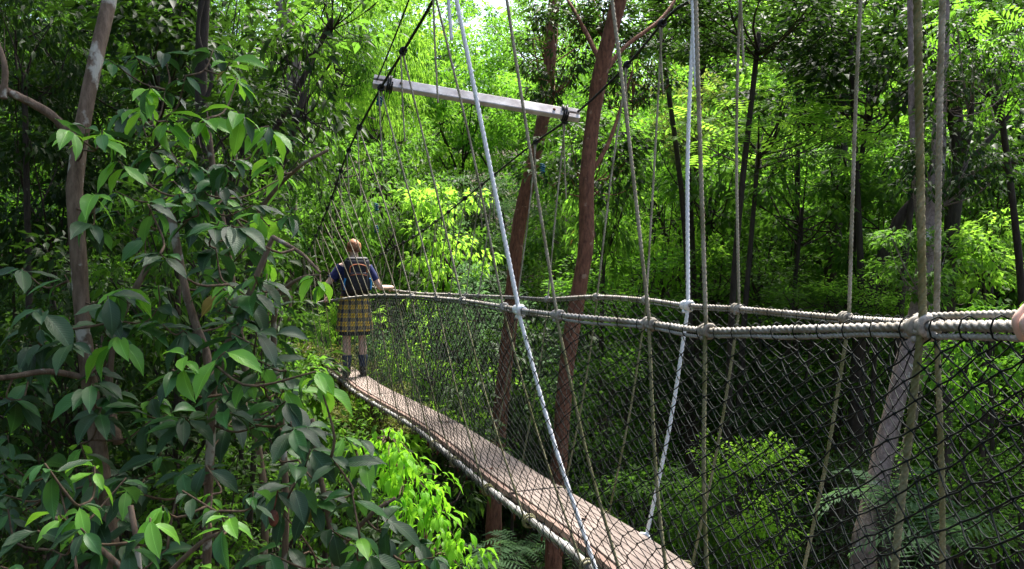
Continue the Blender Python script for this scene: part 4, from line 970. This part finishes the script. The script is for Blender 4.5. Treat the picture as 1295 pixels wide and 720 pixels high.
sapling('large-leaved sapling at bottom centre-left below the deck',
   [([(430,850,2.8),(424,740,2.8),(415,650,2.8),(400,580,2.8),(395,530,2.8)],.018,.009),([(424,700,2.8),(470,650,2.7),(500,630,2.7)],.010,.006)],
   [(340,530),(440,520),(470,590),(500,650),(575,720),(330,720)], 34, 2.4, 3.2, .135, fresh=[(402,478,2.5),(455,680,2.4)], seed=4)
sapling('large-leaved sapling with bright green young leaves in the bottom left corner',
   [([(190,900,2.2),(180,800,2.2),(175,700,2.2),(165,640,2.2)],.016,.008),([(180,760,2.2),(250,690,2.2),(290,670,2.2)],.009,.005),([(178,740,2.2),(110,680,2.2),(60,650,2.2)],.009,.005)],
   [(0,600),(120,560),(330,600),(340,740),(0,740)], 22, 2.0, 2.7, .115, fresh=[(100,640,2.1),(75,650,2.15),(205,640,2.1),(290,655,2.1),(190,655,2.05),(120,590,2.2)], seed=5)
sapling('large-leaved sapling reaching out at mid height in front of the walker',
   [([(360,800,3.0),(362,640,3.0),(355,520,3.0),(345,430,2.95),(352,370,2.9)],.022,.010),([(352,370,2.9),(380,352,2.85),(405,348,2.8)],.008,.004)],
   [(270,330),(350,350),(350,400),(360,450),(385,520),(280,520)], 26, 2.6, 3.3, .15, fresh=[(398,350,2.75)], seed=6, per=(4,6))

# hanging lime shrub below the deck
t = empty('lime_shrub', tuple(W(540,760,3.9)), 'shrub with hanging tufts of vivid lime leaves just below the deck', 'shrub')
stemP = [Vector(t.location)-Vector((0,0,max(0.1,t.location.z-gz(t.location.x,t.location.y)))), W(540,730,3.9), W(520,640,3.9), W(490,560,3.9)]
stem(t, stemP, .020, .006, 'bark_red', 'stem', n=30, sides=8)
lp = [(488,545),(500,560),(515,570),(482,570),(505,590),(525,600),(545,605),(490,600),(520,625),(545,630),(570,645),(500,555),(478,555),(560,660),(585,670),(575,690),(550,690),(595,695),(530,650),(540,715),(510,610),(560,620),(570,715),(495,580)]
allv = []
for (px, py) in lp:
    for rep in range(2):
        S = W(px+random.uniform(-22,16), py+random.uniform(-12,12), random.uniform(3.55,4.1)); near = min(smooth_path(stemP, 20), key=lambda q: (Vector(q)-S).length)
        mb = MB(); tube(mb, smooth_path([near, (Vector(near)+S)/2+Vector((0,0,.04)), S], 6), np.linspace(.005,.002,6), 5); mb.build('twig', 'twig', t)
        for q in range(15):
            th = random.uniform(0, 6.28); o_ = Vector((math.cos(th), math.sin(th), 0))
            allv.append((S + o_*random.uniform(0,.075) + Vector((0,0,random.uniform(-.06,.02))), o_*.9 + Vector((0,0,-random.uniform(.2,1.2))), Vector((0,0,1))+o_*.7, random.uniform(.045,.088)))
allv.sort(key=lambda v: v[0].y)
for i_, (p, a_, u_, s_) in enumerate(allv[:300]): leaf_obj(t, SL[i_ % 5], p, a_, u_, s_, 'tip_lime')
rest = allv[300:]; V, Fc, tn = leaves(np.array([v[0] for v in rest]), np.array([v[1] for v in rest]), np.array([v[2] for v in rest]), np.array([v[3] for v in rest]), T_OV, RNG.uniform(0,1,len(rest)))
tag(link('leaves', np_mesh('leaves', V, [Fc], tone=tn), (M['young'],), t), kind='stuff')
for i_, (y_, o_, lb_) in enumerate([(3.75,.02,'curled brown fallen leaf on the deck near the foot of the far white rope'),(4.9,-.05,'small dead leaf lying on the middle of the plank deck'),(6.6,.06,'dead leaf on the deck planks below the third far hanger')]):
    pp = Vector(deck_edge(y_, 1, o_, .006)); me_ = big_leaf(80+i_, .42, 4, 6, .5); o = bpy.data.objects.new('fallen_leaf', me_); COL.objects.link(o); me_.materials.append(M['rust'])
    o.location = pp; o.rotation_euler = (.05,.1,i_*2.1+.4); o.scale = (.065,.065,.065); tag(o, lb_, 'dead leaf')
# seed pods
for (px, py, D) in ((346,655,2.4),):
    p = W(px, py, D); mb = MB(); ellipsoid(mb, tuple(p), .016,.016,.026, 10, 8, rough=.08); tube(mb, [p+Vector((0,0,.02)), p+Vector((.01,.02,.09))], .0025, 5)
    o = mb.build('seed_pod', 'rust'); tag(o, 'small reddish brown seed pod hanging among the bottom left leaves', 'seed pod')
